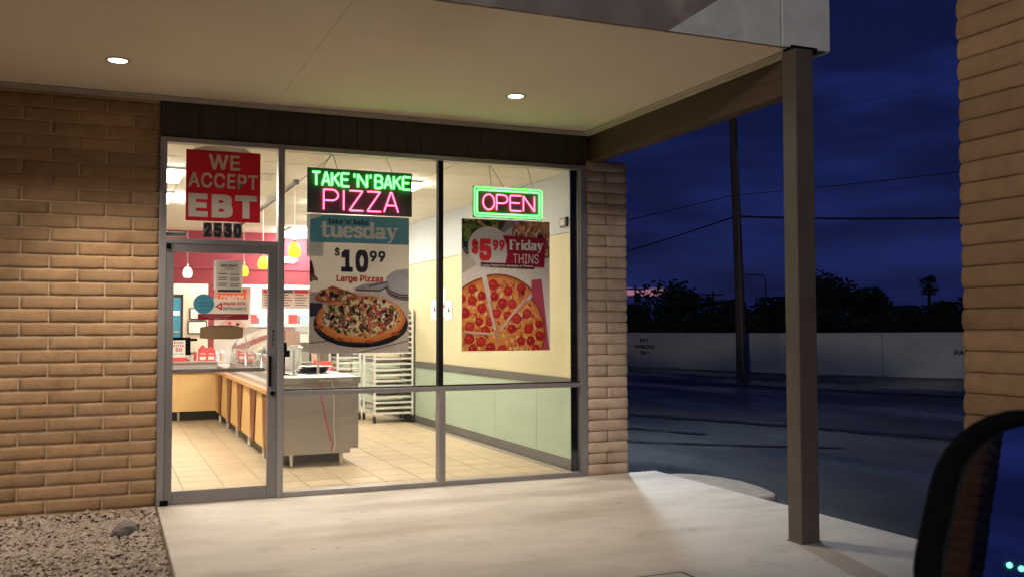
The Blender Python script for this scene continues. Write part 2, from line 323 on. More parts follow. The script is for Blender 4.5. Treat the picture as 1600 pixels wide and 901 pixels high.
SERIF = {  # width, strokes (skeleton, pen) with x height 1
 't': (.74, [[(.30,1.36),(.30,.26),(.36,.08),(.52,.03),(.72,.14)], 'h', [(.02,.97),(.68,.97)]]),
 'u': (1.0, [[(.22,.97),(.22,.30),(.30,.09),(.46,.05),(.64,.12),(.76,.26)], [(.78,.97),(.78,.05)], 'h', [(.03,.97),(.24,.97)], [(.60,.97),(.80,.97)], [(.78,.04),(.98,.04)]]),
 'e': (.86, [arc(.44,.5,.33,.46,20,315,18), 'h', [(.12,.52),(.76,.52)]]),
 's': (.72, [[(.62,.78),(.52,.93),(.34,.96),(.17,.86),(.16,.70),(.30,.58),(.48,.49),(.60,.36),(.58,.15),(.40,.04),(.22,.06),(.09,.24)]]),
 'd': (1.0, [arc(.42,.5,.30,.45,50,310,18), [(.76,1.45),(.76,.05)], 'h', [(.58,1.45),(.76,1.45)], [(.76,.04),(.96,.04)]]),
 'a': (.92, [[(.16,.80),(.26,.93),(.44,.97),(.62,.88),(.66,.70),(.66,.14),(.72,.05)], arc(.36,.27,.24,.23,20,340,14), 'h', [(.70,.04),(.90,.04)], [(.60,.56),(.36,.5)]]),
 'y': (.96, [[(.20,.97),(.50,.08)], 'h', [(.80,.97),(.46,-.02),(.34,-.30),(.14,-.36)], [(.02,.97),(.40,.97)], [(.62,.97),(.96,.97)]]),
 'k': (.98, [[(.22,1.45),(.22,.04)], [(.40,.56),(.80,.04)], 'h', [(.76,.95),(.26,.40)], [(.04,1.45),(.22,1.45)], [(.04,.04),(.40,.04)], [(.62,.04),(.96,.04)], [(.58,.96),(.92,.96)]]),
 'n': (1.0, [[(.22,.97),(.22,.04)], [(.24,.72),(.40,.93),(.60,.95),(.76,.80),(.76,.04)], 'h', [(.04,.97),(.22,.97)], [(.06,.04),(.38,.04)], [(.60,.04),(.94,.04)]]),
 'b': (.98, [[(.22,1.45),(.22,.06)], arc(.54,.5,.30,.45,140,-140,18), 'h', [(.04,1.45),(.22,1.45)]]),
 'F': (.98, [[(.26,1.40),(.26,.05)], 'h', [(.06,1.39),(.92,1.39),(.92,1.12)], [(.26,.74),(.66,.74)], [(.06,.04),(.48,.04)]]),
 'r': (.76, [[(.22,.97),(.22,.05)], [(.26,.66),(.40,.90),(.62,.92)], 'h', [(.04,.97),(.22,.97)], [(.06,.04),(.44,.04)]]),
 'i': (.46, [[(.22,.97),(.22,.05)], [(.22,1.38),(.22,1.26)], 'h', [(.04,.97),(.22,.97)], [(.06,.04),(.40,.04)]]),
 "'": (.34, [[(.16,1.40),(.12,1.08)]]), ' ': (.40, []),
}
def serif(body, x0, x1, zb, xh, y, m, parent, pen=.20, thin=.085):
    tot = sum(SERIF[c][0] for c in body); sx = (x1-x0)/tot; mb = MB(); cx = 0; lay = 0
    for ch in body:
        wd, st = SERIF[ch]; pw = pen
        for s_ in st:
            if s_ == 'h': pw = thin; continue
            for i in range(len(s_)-1):
                (a, b), (c, d) = s_[i], s_[i+1]
                p = Vector((x0+(cx+a)*sx, zb+b*xh)); q = Vector((x0+(cx+c)*sx, zb+d*xh)); t = q-p
                if t.length < 1e-7: continue
                t.normalize(); k = thin+(pw-thin)*min(1, abs(t.y)*1.15); wv = k*xh*.62; nn = Vector((-t.y, t.x))*wv; e = t*wv*.35
                lay = (lay+1) % 6; yy = y-.0002*lay
                mb.poly([(r_.x, yy, r_.y) for r_ in (p-e-nn, q+e-nn, q+e+nn, p-e+nn)])
        cx += wd
    return mb.done('lettering', m, parent)
def clip(poly, x0, x1, z0, z1):
    for ax, lim, sg in ((0,x0,1),(0,x1,-1),(1,z0,1),(1,z1,-1)):
        out = []
        for i in range(len(poly)):
            a, b = poly[i-1], poly[i]; ia = (a[ax]-lim)*sg >= 0; ib = (b[ax]-lim)*sg >= 0
            if ia != ib:
                t = (lim-a[ax])/(b[ax]-a[ax]); out.append((a[0]+(b[0]-a[0])*t, a[1]+(b[1]-a[1])*t))
            if ib: out.append(b)
        poly = out
        if not poly: return []
    return poly
def blob(cx, cz, rx, rz, n=10, j=.12, a=0, rnd=random):
    out = []
    for i in range(n):
        t = 2*math.pi*i/n; k = 1+rnd.uniform(-j, j); u, v = rx*k*math.cos(t), rz*k*math.sin(t)
        out.append((cx+u*math.cos(a)-v*math.sin(a), cz+u*math.sin(a)+v*math.cos(a)))
    return out
class Print:
    """flat print on a sheet: polygons in sheet fractions (u right, v down), each a hair above the last"""
    def __init__(s, x0, x1, z0, z1, y): s.r = (x0, x1, z0, z1); s.y = y; s.mb = MB()
    def p(s, pts, c, lay):
        x0, x1, z0, z1 = s.r; pl = clip([(x0+u*(x1-x0), z1-v*(z1-z0)) for u, v in pts], x0+.002, x1-.002, z0+.002, z1-.002)
        if len(pl) > 2: s.mb.poly([(x, s.y-lay*.00025, z) for x, z in pl], lin(*c))
    def done(s, name, parent): return s.mb.done(name, 'print', parent)

# ================================================================== the setting
def sheet(name, x0, x1, y0, y1, z, m, nx=1, ny=1, amp=0, **kw):
    mb = MB(); vv = []; ff = []
    for j in range(ny+1):
        for i in range(nx+1):
            x = x0+(x1-x0)*i/nx; y = y0+(y1-y0)*j/ny
            vv.append((x, y, z+(amp*noise.noise(Vector((x*1.7, y*1.7, 3))) if amp else 0)))
    for j in range(ny):
        for i in range(nx):
            a = j*(nx+1)+i; ff.append((a, a+1, a+nx+2, a+nx+1))
    return mb.add(vv, ff).done(name, m, smooth=bool(amp), **kw)
sheet('ground', -600, 600, -600, 600, -.20, 'desert', kind='structure')
AS = sheet('parking_lot', -60, 60, -60, 60, -.13, 'asphalt', 60, 60, .012, kind='structure')
def seam(pts, wd, seed):
    rn = random.Random(seed); mb = MB(); L_ = []; Rr = []
    for i in range(len(pts)-1):
        a, b = Vector(pts[i]), Vector(pts[i+1]); n = max(2, int((b-a).length/.25))
        for k in range(n):
            p = a.lerp(b, k/n); t = (b-a).normalized(); q = Vector((-t.y, t.x))
            L_.append(p+q*wd*rn.uniform(.3, 1)); Rr.append(p-q*wd*rn.uniform(.3, 1))
    vv = [(p.x, p.y, -.112) for p in L_]+[(p.x, p.y, -.112) for p in Rr]; n = len(L_)
    mb.add(vv, [(i, n+i, n+i+1, i+1) for i in range(n-1)]).done('tar_seam', 'tar', AS)
seam([(8.2,7.4),(9.6,4.6),(10.6,2.2),(11.8,-.2),(12.6,-2)], .24, 1)
seam([(6.0,6.2),(7.6,4.4),(8.2,3.2)], .12, 2)
seam([(6.2,3.6),(7.4,2.4),(9.0,1.2)], .10, 3)
seam([(14.5,16),(16,11),(18,6),(20,2)], .3, 4)

WX0, WX1 = .384, 5.13
wk = thing('walkway', None, None); wk['kind'] = 'structure'
MB().box(WX0, WX1, -4.30, 0.02, -.16, 0).done('slab', 'concrete', wk, bevel=.012)
MB().box(WX0, WX1, -6.2, -4.306, -.16, -.002).done('slab', 'concrete', wk, bevel=.012)
# flush utility box cover at the bottom of the picture
cvr = thing('utility_cover', 'flush square utility box cover in the walkway near the camera', 'cover', (2.9,-3.75,0))
MB().box(2.66, 3.16, -4.02, -3.50, .001, .006).done('frame', 'tar', cvr)
MB().box(2.69, 3.13, -3.99, -3.53, .004, .010).done('lid', 'concrete', cvr)
# broken rounded kerb end beyond the walkway
kb = [(5.134,-.05),(5.30,-.06),(5.46,-.16),(5.60,-.45),(5.64,-.75),(5.60,-1.1),(5.52,-1.38),(5.40,-1.54),(5.24,-1.52),(5.134,-1.40)]
MB().extr([(x, y, -.17) for x, y in kb], (0, 0, .145)).done('kerb_end', 'kerb', bevel=.03, label='worn rounded concrete kerb end beside the walkway edge', cat='kerb')

# gravel bed
sheet('gravel_bed', -14, WX0-.001, -6.2, .03, -.035, 'earth', 60, 26, .02, kind='structure')
def stones(n, x0, x1, y0, y1, z, s0, s1, seed):
    rn = random.Random(seed); mb = MB()
    base = [(1,0,0),(-1,0,0),(0,1,0),(0,-1,0),(0,0,1),(0,0,-1)]
    ff = [(0,2,4),(2,1,4),(1,3,4),(3,0,4),(2,0,5),(1,2,5),(3,1,5),(0,3,5)]
    for _ in range(n):
        x, y = rn.uniform(x0, x1), rn.uniform(y0, y1); s = rn.uniform(s0, s1)*(1+.8*(rn.random() < .06))
        sc = (s*rn.uniform(.7, 1.4), s*rn.uniform(.7, 1.3), s*rn.uniform(.45, .9)); a = rn.uniform(0, 6.28); tz = rn.uniform(-.5, .5)
        zz_ = z+.02*noise.noise(Vector((x*1.7, y*1.7, 3)))+s*.25+rn.uniform(0, .008)
        if y > -.35: zz_ += .03*(1+y/.35)*(.5+.5*noise.noise(Vector((x*3, 0, 1))))
        vv = []
        for bx, by, bz in base:
            px, py, pz = bx*sc[0]*rn.uniform(.7, 1.2), by*sc[1]*rn.uniform(.7, 1.2), bz*sc[2]*rn.uniform(.7, 1.2)
            px += rn.uniform(-.25, .25)*s; py += rn.uniform(-.25, .25)*s; pz += px*tz
            vv.append((min(WX0-.006, x+px*math.cos(a)-py*math.sin(a)), y+px*math.sin(a)+py*math.cos(a), zz_+pz))
        mb.add(vv, ff)
    return mb
stones(14000, -2.2, WX0-.02, -3.6, -.04, -.035, .010, .023, 3).done('gravel', 'gravel', kind='stuff', label='tan crushed gravel beside the shop wall')
def rock(name, c, r, seed, label):
    rn = random.Random(seed); vv = []; ff = []; n, m = 10, 6
    for j in range(m+1):
        for i in range(n):
            th = math.pi*j/m; ph = 2*math.pi*i/n; d = Vector((math.sin(th)*math.cos(ph), math.sin(th)*math.sin(ph), math.cos(th)))
            k = 1+.35*noise.noise(d*1.6+Vector((seed, 0, 0)))+.12*noise.noise(d*4)
            vv.append((c[0]+d.x*r[0]*k, c[1]+d.y*r[1]*k, c[2]+d.z*r[2]*k))
    for j in range(m):
        for i in range(n): ff.append((j*n+i, j*n+(i+1) % n, (j+1)*n+(i+1) % n, (j+1)*n+i))
    MB().add(vv, ff).done(name, 'rock', label=label, cat='rock')
rock('rock', (.133, -.98, .020), (.088, .065, .058), 4, 'dark grey fist-sized rock lying on the gravel')

# ================================================================== shop building
CH = .107; NC = 32
def brick_mesh(L_, H, D, seed, nx=7, nz=4):
    """slump block: front bulges and sags, edges rolled over"""
    rn = random.Random(seed); vv = []; ff = []
    for j in range(nz+1):
        for i in range(nx+1):
            u, v = i/nx, j/nz
            u2 = .5-.5*math.cos(math.pi*(.12+.76*u))/math.cos(math.pi*.12); v2 = .5-.5*math.cos(math.pi*(.12+.76*v))/math.cos(math.pi*.12)
            e = (1-abs(2*u2-1)**9)*(1-abs(2*v2-1)**5)
            b = .0065*e*(1.25-.6*v2)+.0048*noise.noise(Vector((u2*L_*14+seed*7.3, v2*2.2, seed)))*(.4+e)
            xx = u2*L_+(0 if 0 < i < nx else rn.uniform(-.0015, .0015)); zz_ = v2*H+(.0035*noise.noise(Vector((u2*L_*9+seed*3.1, j, 5)))-(.003 if j == 0 else 0)*math.sin(u2*3.14))
            vv.append((xx, -b, zz_))
    w1 = nx+1
    for j in range(nz):
        for i in range(nx): a = j*w1+i; ff.append((a, a+1, a+w1+1, a+w1))
    ring = [i for i in range(w1)]+[j*w1+nx for j in range(1, nz+1)]+[nz*w1+i for i in range(nx-1, -1, -1)]+[j*w1 for j in range(nz-1, 0, -1)]
    b0 = len(vv); vv += [(vv[k][0], D, vv[k][2]) for k in ring]; n = len(ring)
    ff += [(ring[i], b0+i, b0+(i+1) % n, ring[(i+1) % n]) for i in range(n)]
    me = MB().add(vv, ff).mesh('brick'); me.materials.append(M['brick']); me.polygons.foreach_set('use_smooth', [True]*len(me.polygons)); return me
def ring_mesh(wx, wy, H, seed, lev=6, m='brick'):
    """whole block seen from several sides, rounded corners, bulging waist"""
    vv = []; ff = []; per = []
    c = .018; hx, hy = wx/2, wy/2
    for sx, sy, a0 in ((1,1,0),(-1,1,90),(-1,-1,180),(1,-1,270)):
        for k in range(3): a = R(a0+45*k); per.append((sx*(hx-c)+c*math.cos(a), sy*(hy-c)+c*math.sin(a)))
        nxt = {0: (-1,1), 90: (-1,-1), 180: (1,-1), 270: (1,1)}[a0]
        ax, ay = per[-1]; a = R(a0+90); bx, by = nxt[0]*(hx-c)+c*math.cos(a), nxt[1]*(hy-c)+c*math.sin(a)
        for k in range(1, 5): per.append((ax+(bx-ax)*k/5, ay+(by-ay)*k/5))
    n = len(per)
    for j in range(lev):
        v = j/(lev-1); v2 = .5-.5*math.cos(math.pi*v); e = 1-abs(2*v2-1)**4
        for x, y in per:
            d = Vector((x, y)).normalized(); b = -.009+.012*e*(1.1-.3*v2)+.004*noise.noise(Vector((x*12+seed*5, y*12, v*2+seed)))
            vv.append((x+d.x*b, y+d.y*b, v2*H+.003*noise.noise(Vector((x*9, y*9, seed*2+j)))))
    ff = [(j*n+i, j*n+(i+1) % n, (j+1)*n+(i+1) % n, (j+1)*n+i) for j in range(lev-1) for i in range(n)]
    ff += [tuple(range(n))[::-1], tuple((lev-1)*n+i for i in range(n))]
    me = MB().add(vv, ff).mesh('brick'); me.materials.append(M[m]); me.polygons.foreach_set('use_smooth', [True]*len(me.polygons)); return me

shop = thing('shop_building', 'single-storey tan slump-block pizza shop with a lit glass front', 'building', (0,0,0))
wl = MB().box(-14, WX0-.006, .0035, .22, -.16, 3.45).done('brick_wall', 'mortar', shop)
FULL = [brick_mesh(.396, CH-.012, .05, s) for s in range(9)]; HALF = [brick_mesh(.196, CH-.012, .05, s+20) for s in range(4)]
for r in range(-1, NC):
    x = WX0; z = r*CH+.005; k = 0
    while x > -2.1:
        if k == 0 and r % 2 == 1: x -= .205; me = HALF[(r*3) % 4]
        else: x -= .408; me = FULL[(r*5+k*7+random.randrange(9)) % 9]
        link('brick', me, None, wl, (x+.002, random.uniform(-.0015, .0015), z)); k += 1
# right pier
pr = MB().box(4.352, 4.78, .03, .28, -.14, 3.06).done('brick_pier', 'mortar', shop)
PF = [ring_mesh(.462, .34, CH-.006, s, m='pier') for s in (41, 42, 43)]; PH = [ring_mesh(.229, .34, CH-.006, s, m='pier') for s in (51, 52, 53)]
for r in range(0, 29):
    z = r*CH+.003
    if r % 2 == 0: link('brick', PF[r//2 % 3], None, pr, (4.566+random.uniform(-.003, .003), .15, z))
    else:
        link('brick', PH[r % 3], None, pr, (4.450, .15, z)); link('brick', PH[(r+1) % 3], None, pr, (4.682+random.uniform(-.002, .003), .15, z))
MB().box(4.50, 4.74, .30, 12.2, -.16, 3.40).done('side_wall', 'bare', shop)
MB().box(-14, 4.74, 12.2, 12.4, -.16, 3.40).done('rear_wall', 'bare', shop)
MB().box(-14, 4.74, .02, 12.4, 3.46, 3.70).done('roof', 'bare', shop)
# header over the glass: vertical boards
hd = MB().box(WX0+.002, 4.372, .005, .10, 3.042, 3.372).done('header', 'header', shop)
x = WX0+.004; hw = []
while x < 4.36:
    b = min(.15, 4.368-x)
    MB().box(x, x+b-.004, -.012+random.uniform(-.002, .002), .004, 3.046, 3.365).done('board', 'header', hd); x += .15

# ---------------------------------------------------------------- canopy
can = thing('canopy', 'flat stucco walkway canopy with brown beam and dirty white fascia corner', 'canopy', (0,-3,0))
MB().box(-14, 4.37, -3.10, .0, 3.374, 3.45).done('soffit', 'soffit', can)
MB().box(-14, 4.60, -3.06, -.02, 3.455, 4.2).done('roof_box', 'bare', can)
t1 = MB(); t1.box(-14, 4.33, -.035, -.013, 3.335, 3.372); t1.box(-14, 4.33, -.060, -.037, 3.352, 3.373); t1.done('wall_trim', 'trim', can, bevel=.004)
t1 = MB(); t1.box(4.334, 4.378, -3.08, -.002, 3.338, 3.372); t1.box(4.305, 4.332, -3.08, -.062, 3.354, 3.373); t1.done('beam_trim', 'trim', can, bevel=.004)
bm_ = MB(); bm_.box(4.382, 4.50, -3.06, -.003, 3.085, 3.372); bm_.box(4.372, 4.381, -3.06, -.003, 3.085, 3.130); bm_.box(4.374, 4.381, -3.06, -.003, 3.215, 3.226)
bm_.done('beam', 'brown', can, bevel=.004)
ps = MB().box(4.292, 4.442, -3.206, -3.064, -.004, 3.352).done('post', 'post', can, bevel=.006)
MB().box(4.284, 4.450, -3.214, -3.056, .0005, .010).done('base_caulk', 'rail', can, bevel=.003)
MB().box(4.30, 4.52, -3.16, -3.07, 3.353, 3.385).done('post_gap_dark', 'black', can)  # black block put in for the shaded gap above the post
MB().box(1.30, 1.306, -3.08, -.07, 3.3715, 3.3738).done('soffit_joint', 'joint', can)
# front fascia: brown board; added pale panel imitates a slanting edge of light
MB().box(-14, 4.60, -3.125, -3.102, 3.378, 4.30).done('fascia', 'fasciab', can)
MB().extr([(3.33,-3.128,3.374),(4.222,-3.128,3.374),(4.222,-3.128,4.30),(4.222,-3.128,4.30),(4.20,-3.128,4.30),(3.95,-3.128,3.78)], (0,-.012,0)).done('fascia_lit_patch', 'fascia', can)
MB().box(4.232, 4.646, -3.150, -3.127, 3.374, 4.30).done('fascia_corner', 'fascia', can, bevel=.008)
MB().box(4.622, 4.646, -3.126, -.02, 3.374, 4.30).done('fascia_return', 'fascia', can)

def downlight(x, y, label):
    t = thing('downlight', label, 'light', (x, y, 3.374), 'recessed canopy downlights')
    rg = MB(); n = 24; vv = []; ff = []
    for r_, z_ in ((.088, 3.3735), (.088, 3.368), (.066, 3.366), (.062, 3.372)):
        vv += [(x+r_*math.cos(6.2832*k/n), y+r_*math.sin(6.2832*k/n), z_) for k in range(n)]
    for i in range(3): ff += [(i*n+k, i*n+(k+1) % n, (i+1)*n+(k+1) % n, (i+1)*n+k) for k in range(n)]
    rg.add(vv, ff).done('trim_ring', 'trim', t, smooth=True)
    MB().lathe([(.0615, 0), (.0615, .001), (.05, .0012)], (x, y, 3.3685), 24).done('lens', 'lens', t)
    ld = bpy.data.lights.new('downlight_lamp', 'SPOT'); ld.energy = 250; ld.color = (1, .86, .71); ld.spot_size = R(100); ld.spot_blend = .7; ld.shadow_soft_size = .055
    lo = bpy.data.objects.new('lamp', ld); col.objects.link(lo); lo.parent = t; lo.location = (0, 0, -.030)
    return t
downlight(.039, -1.037, 'round recessed downlight in the canopy above the gravel')
downlight(3.102, -1.14, 'round recessed downlight in the canopy above the glowing OPEN sign')
downlight(-3.02, -1.037, 'round recessed downlight in the canopy, third along the block wall')
downlight(-6.08, -1.037, 'round recessed downlight in the canopy, added out of view to light the reflected pillar')  # unseen extra downlight, added to warm the mirrored pillar's face

# ---------------------------------------------------------------- storefront
JY0, JY1 = -.03, .075
def bar(nm, x0, x1, z0, z1, m='alu', y0=JY0, y1=JY1, parent=shop): return MB().box(x0, x1, y0, y1, z0, z1).done(nm, m, parent, bevel=.003)
sf = thing('storefront_window', 'aluminium-framed shop window of four panes right of the glass door', 'window', (2.8,0,0))
bar('jamb', .3795, .4345, .002, 3.036)
bar('door_stop', .4352, .470, .002, 2.150, y0=.030, y1=.074); bar('door_stop', 1.305, 1.3415, .002, 2.150, y0=.030, y1=.074)
bar('mullion', 1.3422, 1.398, .002, 3.036)
bar('jamb', 4.266, 4.338, .002, 3.036, parent=sf)
bar('head_rail', .4350, 1.3415, 2.995, 3.036); bar('head_rail', 1.400, 4.264, 2.995, 3.036, parent=sf)
bar('sill_rail', 1.400, 4.264, .002, .045, parent=sf)
bar('transom', 1.400, 4.264, .868, .910, parent=sf)
bar('transom_bead', 1.400, 4.264, .911, .922, 'black', -.012, .05, sf)
bar('lower_mullion', 2.806, 2.868, .046, .867, parent=sf)
bar('upper_mullion', 2.806, 2.852, .923, 2.994, 'black', -.012, .065, sf)
bar('black_jamb', 4.190, 4.262, .046, .866, 'black', .035, .055, sf); bar('black_jamb', 4.190, 4.262, .923, 2.994, 'black', .035, .055, sf)
for a in ((1.40, 2.806, .046, .867), (2.868, 4.264, .046, .867), (1.40, 2.806, .923, 2.994), (2.852, 4.264, .923, 2.994)):
    MB().box(a[0], a[1], .020, .026, a[2], a[3]).done('pane', 'glass', sf)
bar('door_header', .4350, 1.3415, 2.1515, 2.192)
MB().box(.4350, 1.3415, .020, .026, 2.193, 2.994).done('transom_pane', 'glass', shop)
# dark corner bracket of the closer
dr = thing('glass_door', 'narrow aluminium glass door with a push bar and notices', 'door', (.88,0,0))
DX0, DX1 = .436, 1.340
for nm, a in (('stile', (DX0, .496, .012, 2.150)), ('stile', (1.262, DX1, .012, 2.150)), ('top_rail', (.498, 1.260, 2.082, 2.150)), ('bottom_rail', (.498, 1.260, .012, .112))):
    bar(nm, *a, 'alud', -.022, .026, dr)
MB().box(.498, 1.260, 0, .006, .113, 2.081).done('pane', 'glass', dr)
pb = MB(); pb.box(.50, 1.25, .050, .075, 1.080, 1.112); pb.box(.50, .53, .028, .050, 1.085, 1.105); pb.box(1.22, 1.25, .028, .050, 1.085, 1.105); pb.done('push_bar', 'alud', dr, bevel=.004)
ph = MB(); ph.box(1.268, 1.290, -.062, -.046, .955, 1.215); ph.box(1.272, 1.286, -.046, -.022, .975, .99); ph.box(1.272, 1.286, -.046, -.022, 1.18, 1.195); ph.done('pull_handle', 'plastic', dr, bevel=.004)
MB().extr([(1.306+.021*math.cos(k*.5236), -.0225, .892+.021*math.sin(k*.5236)) for k in range(12)], (0, -.012, 0)).done('lock', 'plastic', dr)
text('PULL', 0, .15, 0, .020, 0, 'ink', dr, .02, 'pull_sticker', plane=lambda X, Z: (1.298+Z, -.0235, 1.435-X))
MB().box(.437, .470, -.050, -.023, 2.105, 2.150).done('pivot', 'plastic', dr, bevel=.006); MB().box(.405, .470, -.055, -.032, .003, .045).done('pivot', 'plastic', dr, bevel=.008)
MB().box(.435, .60, .04, .10, 2.215, 2.255).done('closer', 'steel', dr, bevel=.01)

# ---------------------------------------------------------------- signs on the glass
sg = thing('ebt_sign', 'square red WE ACCEPT EBT sign above the door', 'sign', (.89,-.004,2.35))
MB().box(.585, 1.194, .012, .017, 2.350, 2.950).done('panel', 'signred', sg)
def uv(x0, x1, z0, z1): return lambda u0, u1, v0, v1: (x0+u0*(x1-x0), x0+u1*(x1-x0), z1-v1*(z1-z0), z1-v0*(z1-z0))
q = uv(.585, 1.194, 2.350, 2.950)
text('WE', *q(.30, .72, .05, .265), .0105, 'signtxt', sg, .022, space=1.05); text('ACCEPT', *q(.03, .965, .315, .53), .0105, 'signtxt', sg, .022, space=1.06); text('EBT', *q(.035, .955, .615, .945), .0105, 'signtxt', sg, .050, space=1.14)
# taped paper showing above it
tp = MB(); tp.extr([(x, .0165, z) for x, z in ((.62, 2.94), (1.14, 2.94), (1.07, 2.985), (1.03, 2.99), (.76, 2.99), (.68, 2.975))], (0, .002, 0)); tp.done('backing_sheet', 'paper', sg)
for i, d_ in enumerate('2530'):
    t = thing('number_tile', 'reflective number tile %s of the address above the door' % ('with the two', 'with the five', 'with the three', 'with the zero')[i], 'number', (.727+i*.0815, 0, 2.21), 'address number tiles')
    MB().box(.727+i*.0815, .800+i*.0815, .014, .018, 2.212, 2.340).done('tile', 'alu', t)
    text(d_, .733+i*.0815, .794+i*.0815, 2.217, 2.335, .0125, 'ink', t, .045)

def sheetbox(nm, x0, x1, z0, z1, y, m, parent, th=.002): return MB().box(x0, x1, y, y+th, z0, z1).done(nm, m, parent)
# holiday hours
hs = thing('holiday_hours_notice', 'white holiday hours sheet taped to the door glass', 'notice', (.94,0,1.75))
sheetbox('sheet', .815, 1.03, 1.775, 2.022, -.005, 'paperw', hs); sheetbox('sheet', .832, 1.052, 1.748, 2.018, -.009, 'paper', hs)
text('HOLIDAY', .872, 1.012, 1.965, 1.987, -.0105, 'ink', hs, .03); text('- HOURS -', .895, .990, 1.942, 1.954, -.0105, 'ink', hs, .01)
ln = MB()
for z_ in (1.905, 1.872, 1.855, 1.822, 1.805):
    ln.box(.850, .922, -.0105, -.0095, z_, z_+.006); ln.box(.948, random.uniform(.99, 1.035), -.0105, -.0095, z_-.004, z_+.002)
ln.box(.848, 1.036, -.0105, -.0095, 1.755, 1.775); ln.done('printing', 'ink', hs)
# rewards strip with round teal decal
rw = thing('rewards_decal', 'grey and dark red rewards strip with a round teal decal on the door', 'decal', (.9,0,1.52))
sheetbox('strip', .689, 1.102, 1.572, 1.694, -.004, 'paper', rw); sheetbox('footer', .689, 1.102, 1.522, 1.571, -.004, 'inkdred', rw)
text('MySLICE', .895, 1.080, 1.640, 1.672, -.0052, 'inkred', rw, .03); text('REWARDS', .895, 1.085, 1.603, 1.630, -.0052, 'alud', rw, .02)
tr_ = MB(); tr_.extr([(.830,-.0045,1.633),(.885,-.0045,1.673),(.885,-.0045,1.598)], (0,-.001,0)); tr_.done('logo', 'inkred', rw)
tr_ = MB(); tr_.extr([(.850,-.0062,1.634),(.872,-.0062,1.648),(.872,-.0062,1.620)], (0,-.0006,0)); tr_.done('logo', 'paper', rw)
text('JOIN NOW AND START EARNING', .735, .960, 1.550, 1.558, -.0052, 'paper', rw, .0); text('FREE REWARDS TODAY', .770, .930, 1.534, 1.541, -.0052, 'paper', rw, .0)
MB().extr([(.736+.083*math.cos(k*.19635), -.0060, 1.655+.083*math.sin(k*.19635)) for k in range(32)], (0,-.0015,0)).done('round_decal', 'tealt', rw)
text('FREE', .690, .785, 1.672, 1.695, -.0085, 'teal', rw, .03); text('#COOKIE', .682, .790, 1.643, 1.660, -.0085, 'teal', rw, .02); text('DOUGH', .695, .780, 1.614, 1.630, -.0085, 'teal', rw, .02)
# brown hanging plaque (back of the shop's own sign)
pq = [(.712,1.366),(.80,1.358),(.97,1.358),(1.062,1.366),(1.064,1.458),(.97,1.476),(.80,1.474),(.712,1.458)]
MB().extr([(x, .030, z) for x, z in pq], (0, .006, 0)).done('plaque', 'boardbrown', label='plain brown wooden plaque hung inside the door glass', cat='sign', bevel=.002)

# ---------------------------------------------------------------- posters
def food(pr_, n, cu, cv, ru, rv, pal, s0, s1, l0, l1, seed, inside=None):
    rn = random.Random(seed)
    for _ in range(n):
        a = rn.uniform(0, 6.283); d = math.sqrt(rn.random())*.97; u, v = cu+ru*d*math.cos(a), cv+rv*d*math.sin(a)
        if inside and not inside(u, v): continue
        s = rn.uniform(s0, s1); pr_.p(blob(u, v, s*rn.uniform(.7, 1.4), s*rn.uniform(.5, .9), 7, .25, rn.uniform(0, 3), rn), rn.choice(pal), rn.randint(l0, l1))
P1 = (1.625, 2.535, 1.225, 2.455); py = .036
po = thing('tuesday_poster', 'tall poster of a 10.99 dollar loaded pizza under a teal tuesday banner', 'poster', (2.08, py, 1.225))
sheetbox('sheet', *P1, py, 'paper', po, .003)
sheetbox('backing_sheet', 1.600, 1.75, 2.08, 2.450, py+.004, 'paperw', po)
q = uv(*P1)
def fl(nm, u0, u1, v0, v1, m, lay=1, par=po, base=py):
    a = q(u0, u1, v0, v1); return MB().poly([(a[0], base-lay*.0004, a[2]), (a[1], base-lay*.0004, a[2]), (a[1], base-lay*.0004, a[3]), (a[0], base-lay*.0004, a[3])]).done(nm, m, par)
bn_ = [(0.004,.04),(.04,.035),(.15,.004),(.998,.004),(.998,.203),(.004,.203)]
MB().poly([(P1[0]+u*.91, py-.0005, P1[3]-v*1.23) for u, v in bn_][::-1]).done('banner', 'teal', po)
yy = py-.0012; H1 = 1.23; W1 = .91
serif('tuesday', P1[0]+.105*W1, P1[0]+.885*W1, P1[3]-.163*H1, .078*H1, yy, 'letter', po, .30, .12)
serif("take 'n' bake", P1[0]+.18*W1, P1[0]+.585*W1, P1[3]-.066*H1, .026*H1, yy-.0014, 'ink', po, .28, .14)
text('$', *q(.245, .295, .235, .305), yy, 'ink', po, .03); text('10', *q(.31, .58, .25, .415), yy, 'ink', po, .045, space=1.12); text('99', *q(.595, .755, .255, .335), yy, 'ink', po, .03)
text('Large Pizzas', *q(.265, .735, .435, .495), yy, 'inkred', po, .028)
pp = Print(*P1, py)
for k in range(6): pp.p([(0, .56+.008*k), (1, .54+.008*k), (1, 1), (0, 1)], (222-k*2, 206-k*2, 190-k), 2+k)   # pale table
pp.p([(0, .92), (1, .84), (1, .845), (0, .93)], (120, 105, 98), 9); pp.p([(.45, 1), (1, .91), (1, .918), (.5, 1)], (128, 112, 104), 9)
for k, (dv, cc) in enumerate(((.045, (96, 86, 88)), (.035, (150, 138, 138)), (.028, (70, 62, 64)), (.018, (172, 160, 160)), (.010, (84, 76, 78)), (0, (202, 192, 196)))):
    pp.p(blob(.97, .475+dv, .215, .095, 36, 0), cc, 10+k)
pp.p([(.42, .535), (.52, .50), (.78, .475), (.79, .505), (.70, .545), (.50, .54)], (176, 168, 168), 16); pp.p([(.44, .537), (.70, .54), (.79, .507), (.79, .516), (.70, .552), (.46, .548)], (90, 82, 84), 17); pp.p([(.56, .515), (.77, .478), (.785, .484), (.6, .518)], (88, 80, 80), 17)
